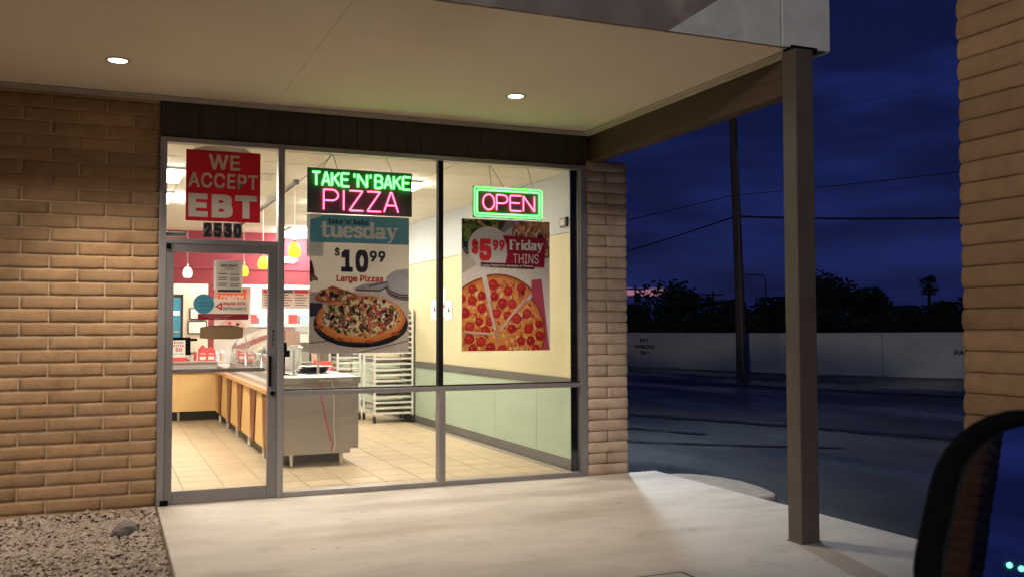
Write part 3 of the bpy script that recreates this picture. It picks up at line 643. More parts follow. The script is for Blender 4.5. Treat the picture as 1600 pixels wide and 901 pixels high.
pp.p([(0, .33), (.025, .345), (.045, .40), (.05, .44), (.085, .465), (.075, .482), (.04, .476), (.02, .492), (0, .48)], (120, 76, 58), 12); pp.p([(0, .33), (.025, .345), (.04, .42), (0, .44)], (62, 34, 32), 13); pp.p([(.02, .455), (.07, .462), (.05, .472), (.02, .47)], (176, 128, 104), 14)
pp.p([(0, .635), (.13, .64), (.13, .73), (0, .735)], (70, 62, 66), 10)
pp.p(blob(.515, .792, .475, .168, 44, 0), (28, 24, 26), 18); pp.p(blob(.515, .777, .470, .160, 44, 0), (52, 46, 48), 19); pp.p(blob(.517, .764, .452, .162, 44, .0), (20, 16, 18), 20)
pp.p(blob(.515, .752, .450, .172, 44, .012), (224, 128, 64), 21); pp.p(blob(.515, .742, .425, .158, 40, .02), (236, 156, 86), 22); pp.p(blob(.52, .735, .395, .142, 40, .03), (230, 172, 112), 23)
top = lambda u, v: not (u < .33 and v < .655)
pal = [(246, 218, 156), (244, 226, 190), (196, 76, 54), (216, 100, 70), (236, 196, 140), (210, 110, 90), (64, 40, 34), (44, 34, 30), (112, 110, 52), (86, 92, 44), (232, 214, 170), (206, 130, 80), (178, 70, 64), (214, 178, 120), (60, 50, 30)]
food(pp, 620, .52, .735, .395, .14, pal, .010, .026, 24, 46, 5, top)
food(pp, 60, .52, .735, .38, .13, [(236, 222, 186), (230, 206, 150)], .016, .03, 40, 47, 8, top)
rn = random.Random(9)
for k in range(34):   # olive and mushroom rings
    a = rn.uniform(0, 6.28); d = math.sqrt(rn.random()); u, v = .53+.37*d*math.cos(a), .735+.125*d*math.sin(a)
    if not top(u, v): continue
    pp.p(blob(u, v, .020, .011, 9, .05), (40, 34, 30) if k % 2 else (92, 84, 54), 48); pp.p(blob(u, v, .010, .0055, 7, .05), (206, 150, 96), 49)
for k in range(6): pp.p([(.13+k*.055, .65+.004*k), (.16+k*.055, .648), (.185+k*.05, .70), (.15+k*.055, .705)], [(222, 206, 176), (88, 84, 62), (210, 190, 150), (46, 42, 36), (226, 214, 190), (70, 66, 50)][k], 50)
sl = [(.045, .605), (.09, .565), (.22, .515), (.31, .535), (.46, .575), (.465, .605), (.30, .625), (.09, .632)]
pp.p(sl, (186, 92, 52), 51); pp.p([(.09, .60), (.22, .535), (.44, .582), (.30, .61), (.10, .615)], (208, 136, 80), 52)
food(pp, 90, .24, .578, .17, .032, pal, .010, .022, 53, 60, 12)
for k in range(4): pp.p(blob(.515+.447*math.cos(a_ := R(200+k*40)), .752-.168*math.sin(a_), .05, .012, 9, .1, 0), (170, 84, 40), 23)
pp.p([(.405, .915), (.41, .90), (.417, .915)], (60, 30, 20), 24)
pp.done('pizza_picture', po)

P2 = (3.048, 3.961, 1.228, 2.473)
p2 = thing('friday_poster', 'tall poster of a 5.99 dollar Friday THINS pepperoni pizza', 'poster', (3.5, py, 1.228))
MB().box(*P2[:2], py, py+.003, *P2[2:]).done('sheet', 'paper', p2)
pp = Print(*P2, py); q = uv(*P2)
pp.p([(0, 0), (1, 0), (1, 1), (0, 1)], (232, 222, 216), 1); pp.p([(0, 0), (1, 0), (0, .42)], (206, 190, 180), 2); pp.p([(.30, 0), (.66, 0), (.40, .13)], (150, 128, 116), 3)
gp = [(104, 122, 52), (136, 148, 66), (72, 88, 40), (172, 168, 92), (54, 62, 34), (196, 146, 84), (122, 138, 60)]
pp.p([(0, 0), (.48, 0), (.40, .075), (.12, .22), (.06, .25), (0, .19)], (52, 58, 30), 4); pp.p([(0, .195), (.06, .255), (.12, .225), (.40, .08), (.48, 0), (.5, 0), (.42, .09), (.12, .25), (.05, .275), (0, .215)], (64, 54, 40), 5)
food(pp, 150, .18, .04, .30, .15, gp, .018, .045, 6, 16, 21, lambda u, v: v < .20-.36*u or v < .05)
np_ = [(236, 198, 148), (220, 176, 124), (246, 214, 170), (186, 112, 74), (206, 152, 106), (150, 82, 56)]
pp.p(blob(.90, .09, .34, .20, 36, .02), (170, 116, 78), 6)
rn = random.Random(31)
for k in range(90):
    a = rn.uniform(0, 6.28); d = math.sqrt(rn.random())*.95; u, v = .90+.32*d*math.cos(a), .09+.18*d*math.sin(a); s = rn.uniform(.03, .055)
    pp.p(blob(u, v, s, s*.62, 11, .1, rn.uniform(0, 3), rn), rn.choice(np_), 7+k % 9); pp.p(blob(u, v, s*.66, s*.36, 9, .1, rn.uniform(0, 3), rn), rn.choice(np_[3:]), 16+k % 3)
pp.p(blob(.30, .215, .232, .160, 40, 0), (226, 216, 210), 20)
pp.p([(.455, .118), (.948, .132), (.935, .345), (.928, .360), (.48, .338), (.505, .27), (.498, .19)], (172, 24, 36), 21)
pp.p([(.205, .328), (.825, .336), (.82, .368), (.80, .373), (.215, .362)], (110, 14, 30), 22)
pp.p([(.78, .455), (.90, .447), (.99, 1), (.80, 1)], (196, 82, 104), 21)
# pizza, three pulled-apart wedges
def wedge(cu, cv, r, a0, a1, lay, seed):
    n = 18; k = .733
    pts = [(cu, cv)]+[(cu+r*math.cos(R(a0+(a1-a0)*i/n)), cv-r*k*math.sin(R(a0+(a1-a0)*i/n))) for i in range(n+1)]
    pp.p(pts, (150, 74, 38), lay)
    pt2 = [(cu, cv)]+[(cu+r*.965*math.cos(R(a0+(a1-a0)*i/n)), cv-r*.965*k*math.sin(R(a0+(a1-a0)*i/n))) for i in range(n+1)]
    pp.p(pt2, (214, 132, 66), lay+1)
    pt3 = [(cu, cv)]+[(cu+r*.92*math.cos(R(a0+1+(a1-a0-2)*i/n)), cv-r*.92*k*math.sin(R(a0+1+(a1-a0-2)*i/n))) for i in range(n+1)]
    pp.p(pt3, (236, 150, 82), lay+2)
    rn = random.Random(seed)
    for _ in range(int(2.2*(a1-a0))):
        a = R(rn.uniform(a0+3, a1-3)); d = r*.90*math.sqrt(rn.random()); s = rn.uniform(.010, .026)
        pp.p(blob(cu+d*math.cos(a), cv-d*k*math.sin(a), s, s*.6, 7, .3, rn.uniform(0, 3), rn), rn.choice([(232, 170, 92), (204, 110, 56), (236, 190, 120), (190, 84, 44), (226, 150, 70), (240, 206, 150)]), lay+3+rn.randint(0, 5))
    placed = []
    for _ in range(400):
        a = R(rn.uniform(a0+4, a1-4)); d = r*(.16+.72*math.sqrt(rn.random())); u, v = cu+d*math.cos(a), cv-d*k*math.sin(a)
        if any((u-x_)**2+((v-y_)/k)**2 < .0118 for x_, y_ in placed): continue
        placed.append((u, v)); s = rn.uniform(.046, .056)
        pp.p(blob(u, v, s, s*k, 12, .05, 0, rn), (168, 34, 28), lay+9); pp.p(blob(u-.002, v-.002, s*.86, s*k*.86, 11, .06, 0, rn), rn.choice([(204, 44, 40), (214, 58, 48), (190, 36, 36)]), lay+10)
        pp.p(blob(u-.012, v-.008, s*.3, s*k*.25, 6, .2, 0, rn), (206, 96, 76), lay+11)
pp.p([(.0, .60), (.30, .62), (.66, .56), (.84, .70), (.92, 1), (0, 1)], (210, 150, 110), 23)
wedge(.400, .835, .575, 45, 103, 24, 61); wedge(.365, .870, .600, 104, 179, 24, 62); wedge(.412, .862, .530, -85, 45, 24, 63); wedge(.37, .885, .62, 180, 284, 24, 64)
pp.p([(.41, .835), (.55, .715), (.70, .60), (.715, .61), (.57, .73), (.43, .85)], (226, 196, 172), 36); pp.p([(.375, .83), (.30, .60), (.262, .46), (.250, .47), (.29, .66), (.36, .86)], (224, 202, 190), 36); pp.p([(.03, .845), (.33, .862), (.38, .875), (.30, .880), (.03, .862)], (224, 186, 158), 36)
pp.done('pizza_picture', p2)
yy = py-.0064-.004
text('$', *q(.105, .18, .15, .275), yy, 'inkred', p2, .05); text('5', *q(.19, .325, .15, .315), yy, 'inkred', p2, .045); text('99', *q(.34, .475, .155, .235), yy, 'inkred', p2, .04)
W2, H2 = P2[1]-P2[0], P2[3]-P2[2]
serif('Friday', P2[0]+.525*W2, P2[0]+.92*W2, P2[3]-.226*H2, .052*H2, yy, 'signtxt', p2, .30, .12)
text('THINS', *q(.57, .865, .258, .332), yy, 'signtxt', p2, .0); text('Large Pepperoni, Sausage, or Cheese', *q(.225, .80, .340, .362), yy, 'signtxt', p2, .012)

# ---------------------------------------------------------------- neon signs
def neon(body, x0, x1, z0, z1, y, r, m, parent, gap=.24, wd=None):
    wd = wd or {}
    W_ = [wd.get(c, {'I': .25, "'": .25}.get(c, 1)) for c in body]; tot = sum(W_)+gap*(len(body)-1); s = (x1-x0)/tot; x = x0
    for c, w_ in zip(body, W_):
        mb = MB()
        for st in NEON[c]:
            pts = [(x+a*w_*s, y, z0+b*(z1-z0)) for a, b in st]
            dn = []
            for i in range(len(pts)-1):
                p_, q_ = Vector(pts[i]), Vector(pts[i+1])
                dn += [p_, p_.lerp(q_, .04), p_.lerp(q_, .96)]
            dn.append(Vector(pts[-1])); mb.path(dn, r, 8)
        mb.done('tube', m, parent, smooth=True); x += (w_+gap)*s
n1 = thing('neon_sign', "black neon sign with green TAKE 'N' BAKE over pink PIZZA", 'neon sign', (2.09,.07,2.47))
B1 = (1.611, 2.578, 2.468, 2.873); MB().box(B1[0], B1[1], .085, .095, B1[2], B1[3]).done('board', 'acrylic', n1, bevel=.003)
q = uv(*B1)
for bd, u0, u1 in (('TAKE', .045, .385), ("'N'", .425, .60), ('BAKE', .635, .975)):
    a = q(u0, u1, .10, .385); neon(bd, *a, .070, .0085, 'ngreen', n1, .28)
a = q(.15, .86, .475, .915); neon('PIZZA', *a, .072, .0060, 'npink', n1, .22)
tf = MB(); tf.box(1.66, 1.76, .097, .13, 2.50, 2.60); tf.done('transformer', 'plastic', n1)
n2_ = thing('neon_sign', 'neon OPEN sign, pink letters inside a green double border', 'neon sign', (3.54,.07,2.49))
B2 = (3.180, 3.905, 2.494, 2.793); MB().box(B2[0], B2[1], .085, .095, B2[2], B2[3]).done('board', 'acrylic', n2_, bevel=.003)
def rrect(x0, x1, z0, z1, r, y):
    pts = []
    for cx, cz, a0 in ((x1-r, z1-r, 0), (x0+r, z1-r, 90), (x0+r, z0+r, 180), (x1-r, z0+r, 270)):
        pts += [(cx+r*math.cos(R(a0+k*15)), y, cz+r*math.sin(R(a0+k*15))) for k in range(7)]
    return pts
for d_, r_ in ((.012, .0045), (.036, .0075)):
    MB().path(rrect(B2[0]+d_, B2[1]-d_, B2[2]+d_, B2[3]-d_, .02, .070), r_, 8, closed=True).done('border_tube', 'ngreen', n2_, smooth=True)
q = uv(*B2); a = q(.135, .875, .255, .745); neon('OPEN', *a, .070, .0062, 'npink', n2_, .20)
for nm, hx in ((n1, (1.80, 1.86, 2.36)), (n2_, (3.42, 3.48, 3.78))):
    ch = MB(); zt = 2.873 if nm is n1 else 2.793; ax_ = (1.84 if nm is n1 else 3.36)
    ch.path([(hx[0]-.05, .09, zt), (ax_, .12, 3.02)], .003, 5); ch.path([(hx[1]+.02, .09, zt), (ax_+.005, .12, 3.02)], .003, 5); ch.path([(hx[2]+.03, .09, zt), (hx[2]-.02, .12, 3.02)], .0025, 5)
    ch.done('hanging_chain', 'rail', nm)

# ================================================================== shop interior
IX1, IY1, CZ = 4.362, 11.9, 3.05
fl_ = MB().box(-3.0, IX1+.1, .08, IY1, -.16, -.006).done('shop_floor', 'grout', kind='structure')
TS = .3585
tm = MB().add([(.003,.003,0),(TS-.003,.003,0),(TS-.003,TS-.003,0),(.003,TS-.003,0),(.006,.006,.006),(TS-.006,.006,.006),(TS-.006,TS-.006,.006),(.006,TS-.006,.006)],
   [(4,5,6,7),(0,1,5,4),(1,2,6,5),(2,3,7,6),(3,0,4,7)]).mesh('tile'); tm.materials.append(M['tile'])
edge = {}
for i in range(0, 12):
    for j in range(0, 25):
        x = 1.0-2*TS+i*TS; y = .09+j*TS
        if x+TS > IX1+.12: continue
        link('tile', tm, None, fl_, (x, y, -.006))
cg = MB().box(-3.0, IX1+.1, .08, IY1, CZ+.012, CZ+.05).done('shop_ceiling', 'grid', kind='structure')
# 1.22 x .61 grid: columns start so that troffers sit at x -.53...69 and 1.93...3.15
cx0 = -2.97; tw, td = 1.22, .61
ctm = MB().box(.008, tw-.008, .008, td-.008, 0, .010).mesh('ceiling_tile'); ctm.materials.append(M['ceil'])
for i in range(7):
    for j in range(-1, 19):
        x, y = cx0+i*tw, .38+j*td
        if x > IX1 or y < .08-td*.2: continue
        if x+tw > IX1+.1:
            m3 = MB().box(.008, IX1+.09-x, .008, td-.008, 0, .010).mesh('ceiling_tile'); m3.materials.append(M['ceil']); link('ceiling_tile', m3, None, cg, (x, y, CZ))
        else: link('ceiling_tile', ctm, None, cg, (x, y, CZ))
for x0, x1, y0, y1, wt in ((-.53, .69, 1.60, 2.21, 'nearest the window, left of the red sign'), (-.53, .69, 3.43, 4.04, 'second from the window, left of the red sign'), (.90, 1.5, 3.9, 4.5, 'added unseen behind the red sign to brighten the shop'),  # fixtures behind the signs and poster are added, unseen, for more interior light
    (2.25, 3.15, 1.55, 2.10, 'showing right of the green and pink neon sign'), (2.5, 3.3, 3.43, 4.04, 'added unseen behind the green and pink neon sign to brighten the shop'), (2.85, 3.6, 5.2, 5.8, 'added unseen behind the top of the tuesday poster to brighten the shop'),
    (2.66, 3.27, 6.95, 8.05, 'hanging before the red bulkhead above the amber pendant'), (-.6, .6, 9.0, 9.6, 'over the cooler at the back'), (1.9, 3.1, 9.2, 9.8, 'over the kitchen behind the red bulkhead'), (2.6, 3.8, 10.4, 11.0, 'over the kitchen shelves')):
    t = thing('ceiling_light', 'bright fluorescent ceiling light '+wt, 'light', ((x0+x1)/2, (y0+y1)/2, CZ-.04), 'fluorescent ceiling lights')
    MB().box(x0+.025, x1-.025, y0+.025, y1-.025, CZ-.085, CZ-.012).done('diffuser', 'troffer', t, bevel=.012)
    fr = MB(); fr.box(x0, x1, y0, y0+.022, CZ-.030, CZ-.003); fr.box(x0, x1, y1-.022, y1, CZ-.030, CZ-.003); fr.box(x0, x0+.022, y0+.023, y1-.023, CZ-.030, CZ-.003); fr.box(x1-.022, x1, y0+.023, y1-.023, CZ-.030, CZ-.003)
    fr.done('frame', 'grid', t)
wv = thing('ceiling_vent', 'pale square air vent in the ceiling right of the red sign', 'vent', (1.45, 1.87, CZ))
MB().box(1.16, 1.60, 1.68, 2.10, CZ-.012, CZ-.002).done('frame', 'white', wv, bevel=.004)
for k in range(5): MB().box(1.20, 1.56, 1.73+k*.07, 1.765+k*.07, CZ-.020, CZ-.013).done('slat', 'ceil', wv)
# right wall: green dado, rail, yellow, blue-grey
rw_ = MB().box(IX1+.002, IX1+.12, .24, IY1, -.16, CZ+.04).done('side_wall', 'cream', kind='structure')
MB().box(IX1-.004, IX1+.001, .24, IY1, .11, .845).done('dado', 'green', rw_); MB().box(IX1-.004, IX1+.001, .24, IY1, .935, 2.42).done('upper_wall', 'yellow', rw_)
MB().box(IX1-.016, IX1+.001, .24, IY1, 2.424, CZ+.012).done('frieze', 'bluegrey', rw_); MB().box(IX1-.022, IX1+.001, .24, IY1, .848, .932).done('chair_rail', 'rail', rw_, bevel=.004)
MB().box(IX1-.016, IX1+.001, .24, IY1, .001, .107).done('baseboard', 'rail', rw_, bevel=.004)
for y_ in (1.24, 2.46): MB().box(IX1-.0065, IX1-.004, y_, y_+.012, .11, .845).done('panel_strip', 'green', rw_)
MB().box(-3.1, -3.0, .24, IY1, -.16, CZ+.04).done('side_wall', 'cream', kind='structure')
bw = MB().box(-3.0, IX1, IY1, IY1+.1, -.16, CZ+.04).done('back_wall', 'cream', kind='structure')
MB().box(-3, WX0-.01, .23, .26, -.1, CZ+.04).done('front_wall', 'cream', kind='structure')
MB().box(-3, 4.36, .105, .16, 3.04, 3.40).done('front_bulkhead', 'cream', kind='structure')
# red bulkhead over the counter end, red corner post, cream partition left, open bright kitchen right
bh = MB().box(-3.0, IX1-.02, 8.20, 8.45, 2.42, CZ+.005).done('bulkhead', 'red', kind='structure')
MB().box(-3.0, IX1-.02, 8.22, 8.43, 2.18, 2.416).done('lower_band', 'red2', bh)
MB().box(1.545, 1.625, 8.22, 8.42, 0, 2.175).done('corner_post', 'red2', bh)
pt_ = MB().box(-3.0, 1.78, 10.30, 10.42, 0, CZ).done('partition', 'cream', kind='structure')
MB().box(1.785, 3.95, 11.30, 11.40, 0, CZ).done('kitchen_wall', 'white', kind='structure')
bx = thing('arrow_sign', 'cream arrow-shaped board on the red bulkhead', 'sign', (2.9, 8.16, 2.5))
MB().extr([(x, 8.17, z) for x, z in ((2.45, 2.545), (2.90, 2.545), (2.98, 2.595), (2.90, 2.655), (2.45, 2.655))], (0, .02, 0)).done('board', 'cream', bx); MB().extr([(x, 8.165, z) for x, z in ((2.90, 2.545), (2.98, 2.595), (2.90, 2.655), (2.925, 2.655), (3.005, 2.595), (2.925, 2.545))], (0, .02, 0)).done('edge', 'white', bx)
# track lights and pendants
tk = thing('light_track', 'thin dark track holding the amber pendants under the ceiling', 'light track', (1.86, 4.2, 3.0))
MB().box(1.845, 1.875, 2.00, 7.4, 3.005, 3.035).done('rail', 'rail', tk); MB().box(1.835, 1.885, 1.98, 2.06, 3.0, 3.048).done('end_feed', 'rail', tk)
def pendant(x, y, m, label, ztop=3.0):
    t = thing('pendant_lamp', label, 'lamp', (x, y, 2.2), 'teardrop pendants over the counter')
    MB().path([(x, y, 2.42), (x, y, ztop)], .004, 6).done('cord', 'white', t)
    MB().lathe([(.006, .24), (.014, .19), (.022, .155)][::-1], (x, y, 2.22), 12).done('socket', 'steel', t, smooth=True)
    MB().lathe([(.048, 0), (.066, .03), (.070, .07), (.062, .11), (.042, .145), (.022, .158)], (x, y, 2.215), 18).done('shade', m, t, smooth=True)
pendant(1.86, 2.10, 'bulby', 'glowing amber teardrop pendant nearest the window'); pendant(1.86, 4.39, 'bulby', 'glowing amber teardrop pendant second from the window'); pendant(1.86, 6.32, 'bulby', 'amber teardrop pendant half hidden by the holiday notice'); pendant(1.11, 7.0, 'bulbw', 'white glowing teardrop pendant over the register end')

# service counter
sc_ = thing('service_counter', 'L-shaped counter with maple panels, dark wedges and a steel end', 'counter', (1.9, 4.4, 0))
CX = 1.565; cy0, cy1 = 1.76, 7.2
wys = [2.05, 3.05, 4.25, 5.40, 6.60]; ed = [cy0]+wys+[cy1]
for i in range(len(ed)-1):
    a = ed[i]+(.0 if i == 0 else .28); b = ed[i+1]-(0 if i == len(ed)-2 else .28)
    MB().box(CX, CX+.02, a+.002, b-.002, .15, .752).done('wood_panel', 'wood', sc_)
for y_ in wys:
    MB().extr([(CX-.012, y_-.26, .752), (CX-.012, y_+.26, .752), (CX-.012, y_+.09, .135), (CX-.012, y_-.09, .135)], (.028, 0, 0)).done('wedge', 'wedge', sc_)
    MB().box(CX+.004, CX+.018, y_-.278, y_+.278, .15, .752).done('wood_panel', 'wood', sc_)
MB().box(CX-.05, CX+.02, cy0, cy1-.05, .755, .815).done('lip', 'lip', sc_, bevel=.012)
MB().box(CX+.022, 2.478, cy0+.02, cy1+.6, .762, .86).done('worktop', 'ctop', sc_, bevel=.004)
MB().box(CX+.022, 2.45, cy0+.04, cy1+.6, .17, .76).done('body', 'ctop', sc_)
MB().box(-1.5, CX-.002, cy1, cy1+.02, .16, .752).done('wood_panel', 'wood', sc_); MB().box(-1.5, CX-.052, cy1-.05, cy1+.0, .755, .815).done('lip', 'lip', sc_, bevel=.012)
MB().box(-1.5, CX+.02, cy1+.022, cy1+.62, .17, .90).done('body', 'ctop', sc_); MB().box(-1.5, CX+.02, cy1-.02, cy1+.65, .903, .93).done('worktop', 'ctop', sc_, bevel=.004)
MB().box(CX+.1, 2.36, cy0+.2, cy1+.5, .002, .168).done('plinth', 'rail', sc_); MB().box(-1.5, CX+.09, cy1+.25, cy1+.5, .002, .168).done('plinth', 'rail', sc_)
for y_ in (2.5, 3.7, 4.9, 6.0, 7.0): MB().lathe([(.02, 0), (.024, .14)], (CX+.05, y_, .004), 10).done('leg', 'white', sc_)
for x_ in (.70, 1.02): MB().lathe([(.02, 0), (.024, .16)], (x_, cy1+.08, .004), 10).done('leg', 'steel', sc_)
ep = MB(); ep.extr([(x, 1.70, z) for x, z in ((1.57, .125), (2.39, .125), (2.39, .17), (2.478, .17), (2.478, .855), (1.57, .855))], (0, .058, 0)); ep.done('steel_end_panel', 'steelm', sc_, bevel=.003)
MB().box(1.56, 2.50, 1.685, 1.778, .858, .93).done('steel_edge', 'steelm', sc_, bevel=.004); MB().box(1.70, 2.50, 1.780, 6.6, .864, .928).done('steel_top', 'steel', sc_, bevel=.004)
for x_ in (1.78, 2.30): MB().lathe([(.012, 0), (.020, .012), (.018, .02), (.022, .13)], (x_, 1.745, .004), 12).done('leg', 'steel', sc_)
for y_ in (3.2, 4.9): MB().lathe([(.02, 0), (.022, .16)], (2.40, y_, .004), 10).done('leg', 'steel', sc_)
text('Monday - Saturday', 2.05, 2.41, .882, .908, 1.6835, 'paperw', sc_, .02)
for nm_, m_, x0, dx in (('pink_reflection', 'reflp', 2.06, .14), ('white_reflection', 'paperw', 2.19, .035)):  # no real cords: thin tubes imitate reflected streaks on the steel
    MB().path([(x0, 1.680, .875), (x0+.02, 1.682, .70), (x0+dx*.6, 1.683, .40), (x0+dx, 1.684, .22), (x0+dx-.02, 1.684, .15)], .006, 6).done(nm_, m_, label=('pink' if m_ == 'reflp' else 'white')+' streak imitating a reflection on the steel counter end', cat='cord', smooth=True)  # category 'cord' here means imitated reflection streaks, not real cords
# sneeze guard
sn = thing('sneeze_guard', 'slanted glass sneeze guard on steel posts along the counter', 'glass guard', (1.8, 4.4, .93))
for y_ in (2.55, 3.60, 5.1, 6.60):
    MB().path([(1.74, y_, .93), (1.74, y_, 1.16), (1.95, y_, 1.44)], .014, 8).done('post', 'steel', sn, smooth=True)
for a, b in ((2.58, 3.57), (3.63, 5.07), (5.13, 6.57)):
    MB().extr([(1.722, a, 1.14), (1.722, b, 1.14), (1.935, b, 1.45), (1.935, a, 1.45)], (.006, 0, .004)).done('pane', 'sglass', sn)
    MB().box(1.735, 1.741, a, b, .935, 1.12).done('pane', 'sglass', sn)
MB().box(1.92, 2.30, 2.5, 6.66, 1.452, 1.462).done('top_shelf', 'sglass', sn)
MB().path([(1.95, 2.5, 1.445), (1.95, 6.66, 1.445)], .012, 8).done('top_tube', 'steel', sn)

# things on and behind the counter
def boxthing(nm, label, cat, b, m, group=None, bev=.004, extra=None):
    t = thing(nm, label, cat, ((b[0]+b[1])/2, (b[2]+b[3])/2, b[4]), group); MB().box(*b).done('body', m, t, bevel=bev)
    if extra: extra(t)
    return t
rg = thing('register', 'black register screen on the left end of the counter', 'register', (1.0, 7.45, .93))
MB().box(.86, 1.20, 7.46, 7.50, 1.02, 1.30).done('screen', 'plastic', rg, bevel=.006); MB().box(1.0, 1.06, 7.47, 7.53, .932, 1.02).done('stand', 'plastic', rg); MB().box(.90, 1.18, 7.40, 7.60, .931, .955).done('base', 'plastic', rg, bevel=.01); MB().box(1.205, 1.30, 7.44, 7.56, 1.24, 1.28).done('scanner', 'plastic', rg, bevel=.01)
cs = thing('counter_card', 'white card with red lettering propped against the register', 'sign', (1.02, 7.38, .93))
MB().box(.925, 1.115, 7.36, 7.366, .99, 1.255).done('card', 'paperw', cs); MB().box(.91, 1.15, 7.34, 7.42, .931, .988).done('holder', 'redp', cs, bevel=.005)
text('PAN', .95, 1.08, 1.20, 1.235, 7.358, 'inkred', cs, .02); text('PIZZA', .94, 1.10, 1.15, 1.185, 7.358, 'inkred', cs, .02); text('50', .97, 1.07, 1.08, 1.135, 7.358, 'inkred', cs, .03); text('any size', .95, 1.09, 1.03, 1.055, 7.358, 'teal', cs, .02)
for k, (x_, y_, h_) in enumerate(((1.37, 7.32, .25), (1.50, 7.36, .22))):
    t = thing('snack_carton', ('taller' if k == 0 else 'shorter')+' red gable-top snack carton on the counter corner', 'carton', (x_, y_, .93), 'red snack cartons')
    MB().extr([(x_-.065, y_-.05, .932), (x_+.065, y_-.05, .932), (x_+.065, y_-.05, .932+h_*.7), (x_, y_-.05, .932+h_), (x_-.065, y_-.05, .932+h_*.7)], (0, .1, 0)).done('box', 'redp', t); MB().box(x_-.045, x_+.045, y_-.053, y_-.051, .95, 1.0).done('label', 'paperw', t); MB().box(x_-.04, x_+.04, y_-.0535, y_-.051, 1.03, 1.05).done('label', 'peach', t)
rn = random.Random(77)
kinds = [('paperw', 'white'), ('peach', 'peach'), ('redp', 'red'), ('bluep', 'pale blue'), ('orange', 'orange')]
for k in range(6):
    y_ = 6.4-k*.62; m_, cn = kinds[[1, 0, 1, 0, 1, 2][k]]; x_ = 1.80; h_ = rn.uniform(.14, .20)
    nth = ('first', 'second', 'third', 'fourth', 'fifth', 'sixth', 'seventh')[k]
    t = thing('topping_bin', '%s counter display box behind the guard glass, %s from the far end' % (cn, nth), 'box', (x_, y_, .93), 'display boxes along the counter')
    MB().box(x_, x_+.10, y_-.22, y_+.22, .932, .932+h_).done('front', m_, t, bevel=.004)
    for j in range(2): MB().box(x_-.003, x_-.001, y_-.18+j*.2, y_-.02+j*.2, .955, .932+h_-.03).done('label', ('peach', 'paperw', 'redp')[(k+j) % 3], t)
for k in range(6):
    y_ = 6.2-k*.52; x_ = 2.10; m_, cn = kinds[[3, 0, 3, 0, 3, 0][k]]; nth = ('farthest', 'second farthest', 'third farthest', 'fourth farthest', 'fifth farthest', 'nearest')[k]
    t = thing('food_tub', '%s plastic tub in the prep line, %s from the door' % (cn, nth), 'tub', (x_, y_, .93), 'tubs in the prep line')
    MB().lathe([(.11, 0), (.13, .16+.05*(k % 3)), (.14, .17+.05*(k % 3))], (x_, y_, .93), 16).done('bowl', m_, t, smooth=False); MB().lathe([(.145, 0), (.10, .03), (.03, .04)], (x_, y_, 1.102+.05*(k % 3)), 16).done('lid', ('bluep', 'paperw')[k % 2], t)
for k, (x_, y_, r_, h_, m_, nm_, lb) in enumerate(((1.22, 7.5, .035, .12, 'paperw', 'paper_cup', 'white paper cup beside the register'), (1.28, 7.62, .03, .17, 'redp', 'sauce_bottle', 'slim red bottle behind the register end'), (1.58, 7.55, .04, .14, 'bluep', 'plastic_jar', 'pale blue jar by the red corner post'), (1.45, 7.62, .05, .20, 'paperw', 'paper_roll', 'upright white paper roll on the counter corner'), (1.66, 7.3, .035, .15, 'peach', 'paper_cup', 'peach paper cup at the counter corner'))):
    t = thing(nm_, lb, 'cup' if 'cup' in nm_ else 'container', (x_, y_, .931)); MB().lathe([(r_*.85, 0), (r_, h_*.7), (r_*.95, h_*.8)], (x_, y_, .932), 14).done('body', m_, t, smooth=False); MB().lathe([(r_*.97, 0), (r_*.6, .02), (r_*.4, .035)], (x_, y_, .933+h_*.8), 12).done('lid', 'paperw' if m_ != 'paperw' else 'rail', t)
for k in range(4):
    z_ = .931+k*.045; t = thing('pizza_box', ('lowest', 'second', 'third', 'topmost')[k]+' flat carton of the stack on the counter behind the guard', 'box', (2.2, 5.3, z_), 'stacked flat cartons'); MB().box(2.24+.01*k, 2.46, 5.05, 5.5-.01*k, z_, z_+.042).done('carton', ('paperw', 'peach')[k % 2], t, bevel=.003); MB().box(2.2385+.01*k, 2.2395+.01*k, 5.1, 5.4, z_+.01, z_+.03).done('print', 'redp', t)
mb_ = thing('menu_board', 'bright white menu board with red and dark print above the kitchen opening', 'menu board', (2.9, 8.9, 1.75))
MB().box(2.50, 3.35, 8.95, 8.98, 1.78, 2.14).done('panel', 'paperw', mb_)
for k in range(3):
    MB().box(2.54+k*.27, 2.78+k*.27, 8.944, 8.949, 2.06, 2.11).done('heading', ('redp', 'teal', 'redp')[k], mb_)
    for j in range(5): MB().box(2.55+k*.27, 2.70+k*.27+.03*((j*k) % 3), 8.945, 8.949, 2.02-j*.045, 2.032-j*.045).done('line', 'ink', mb_)
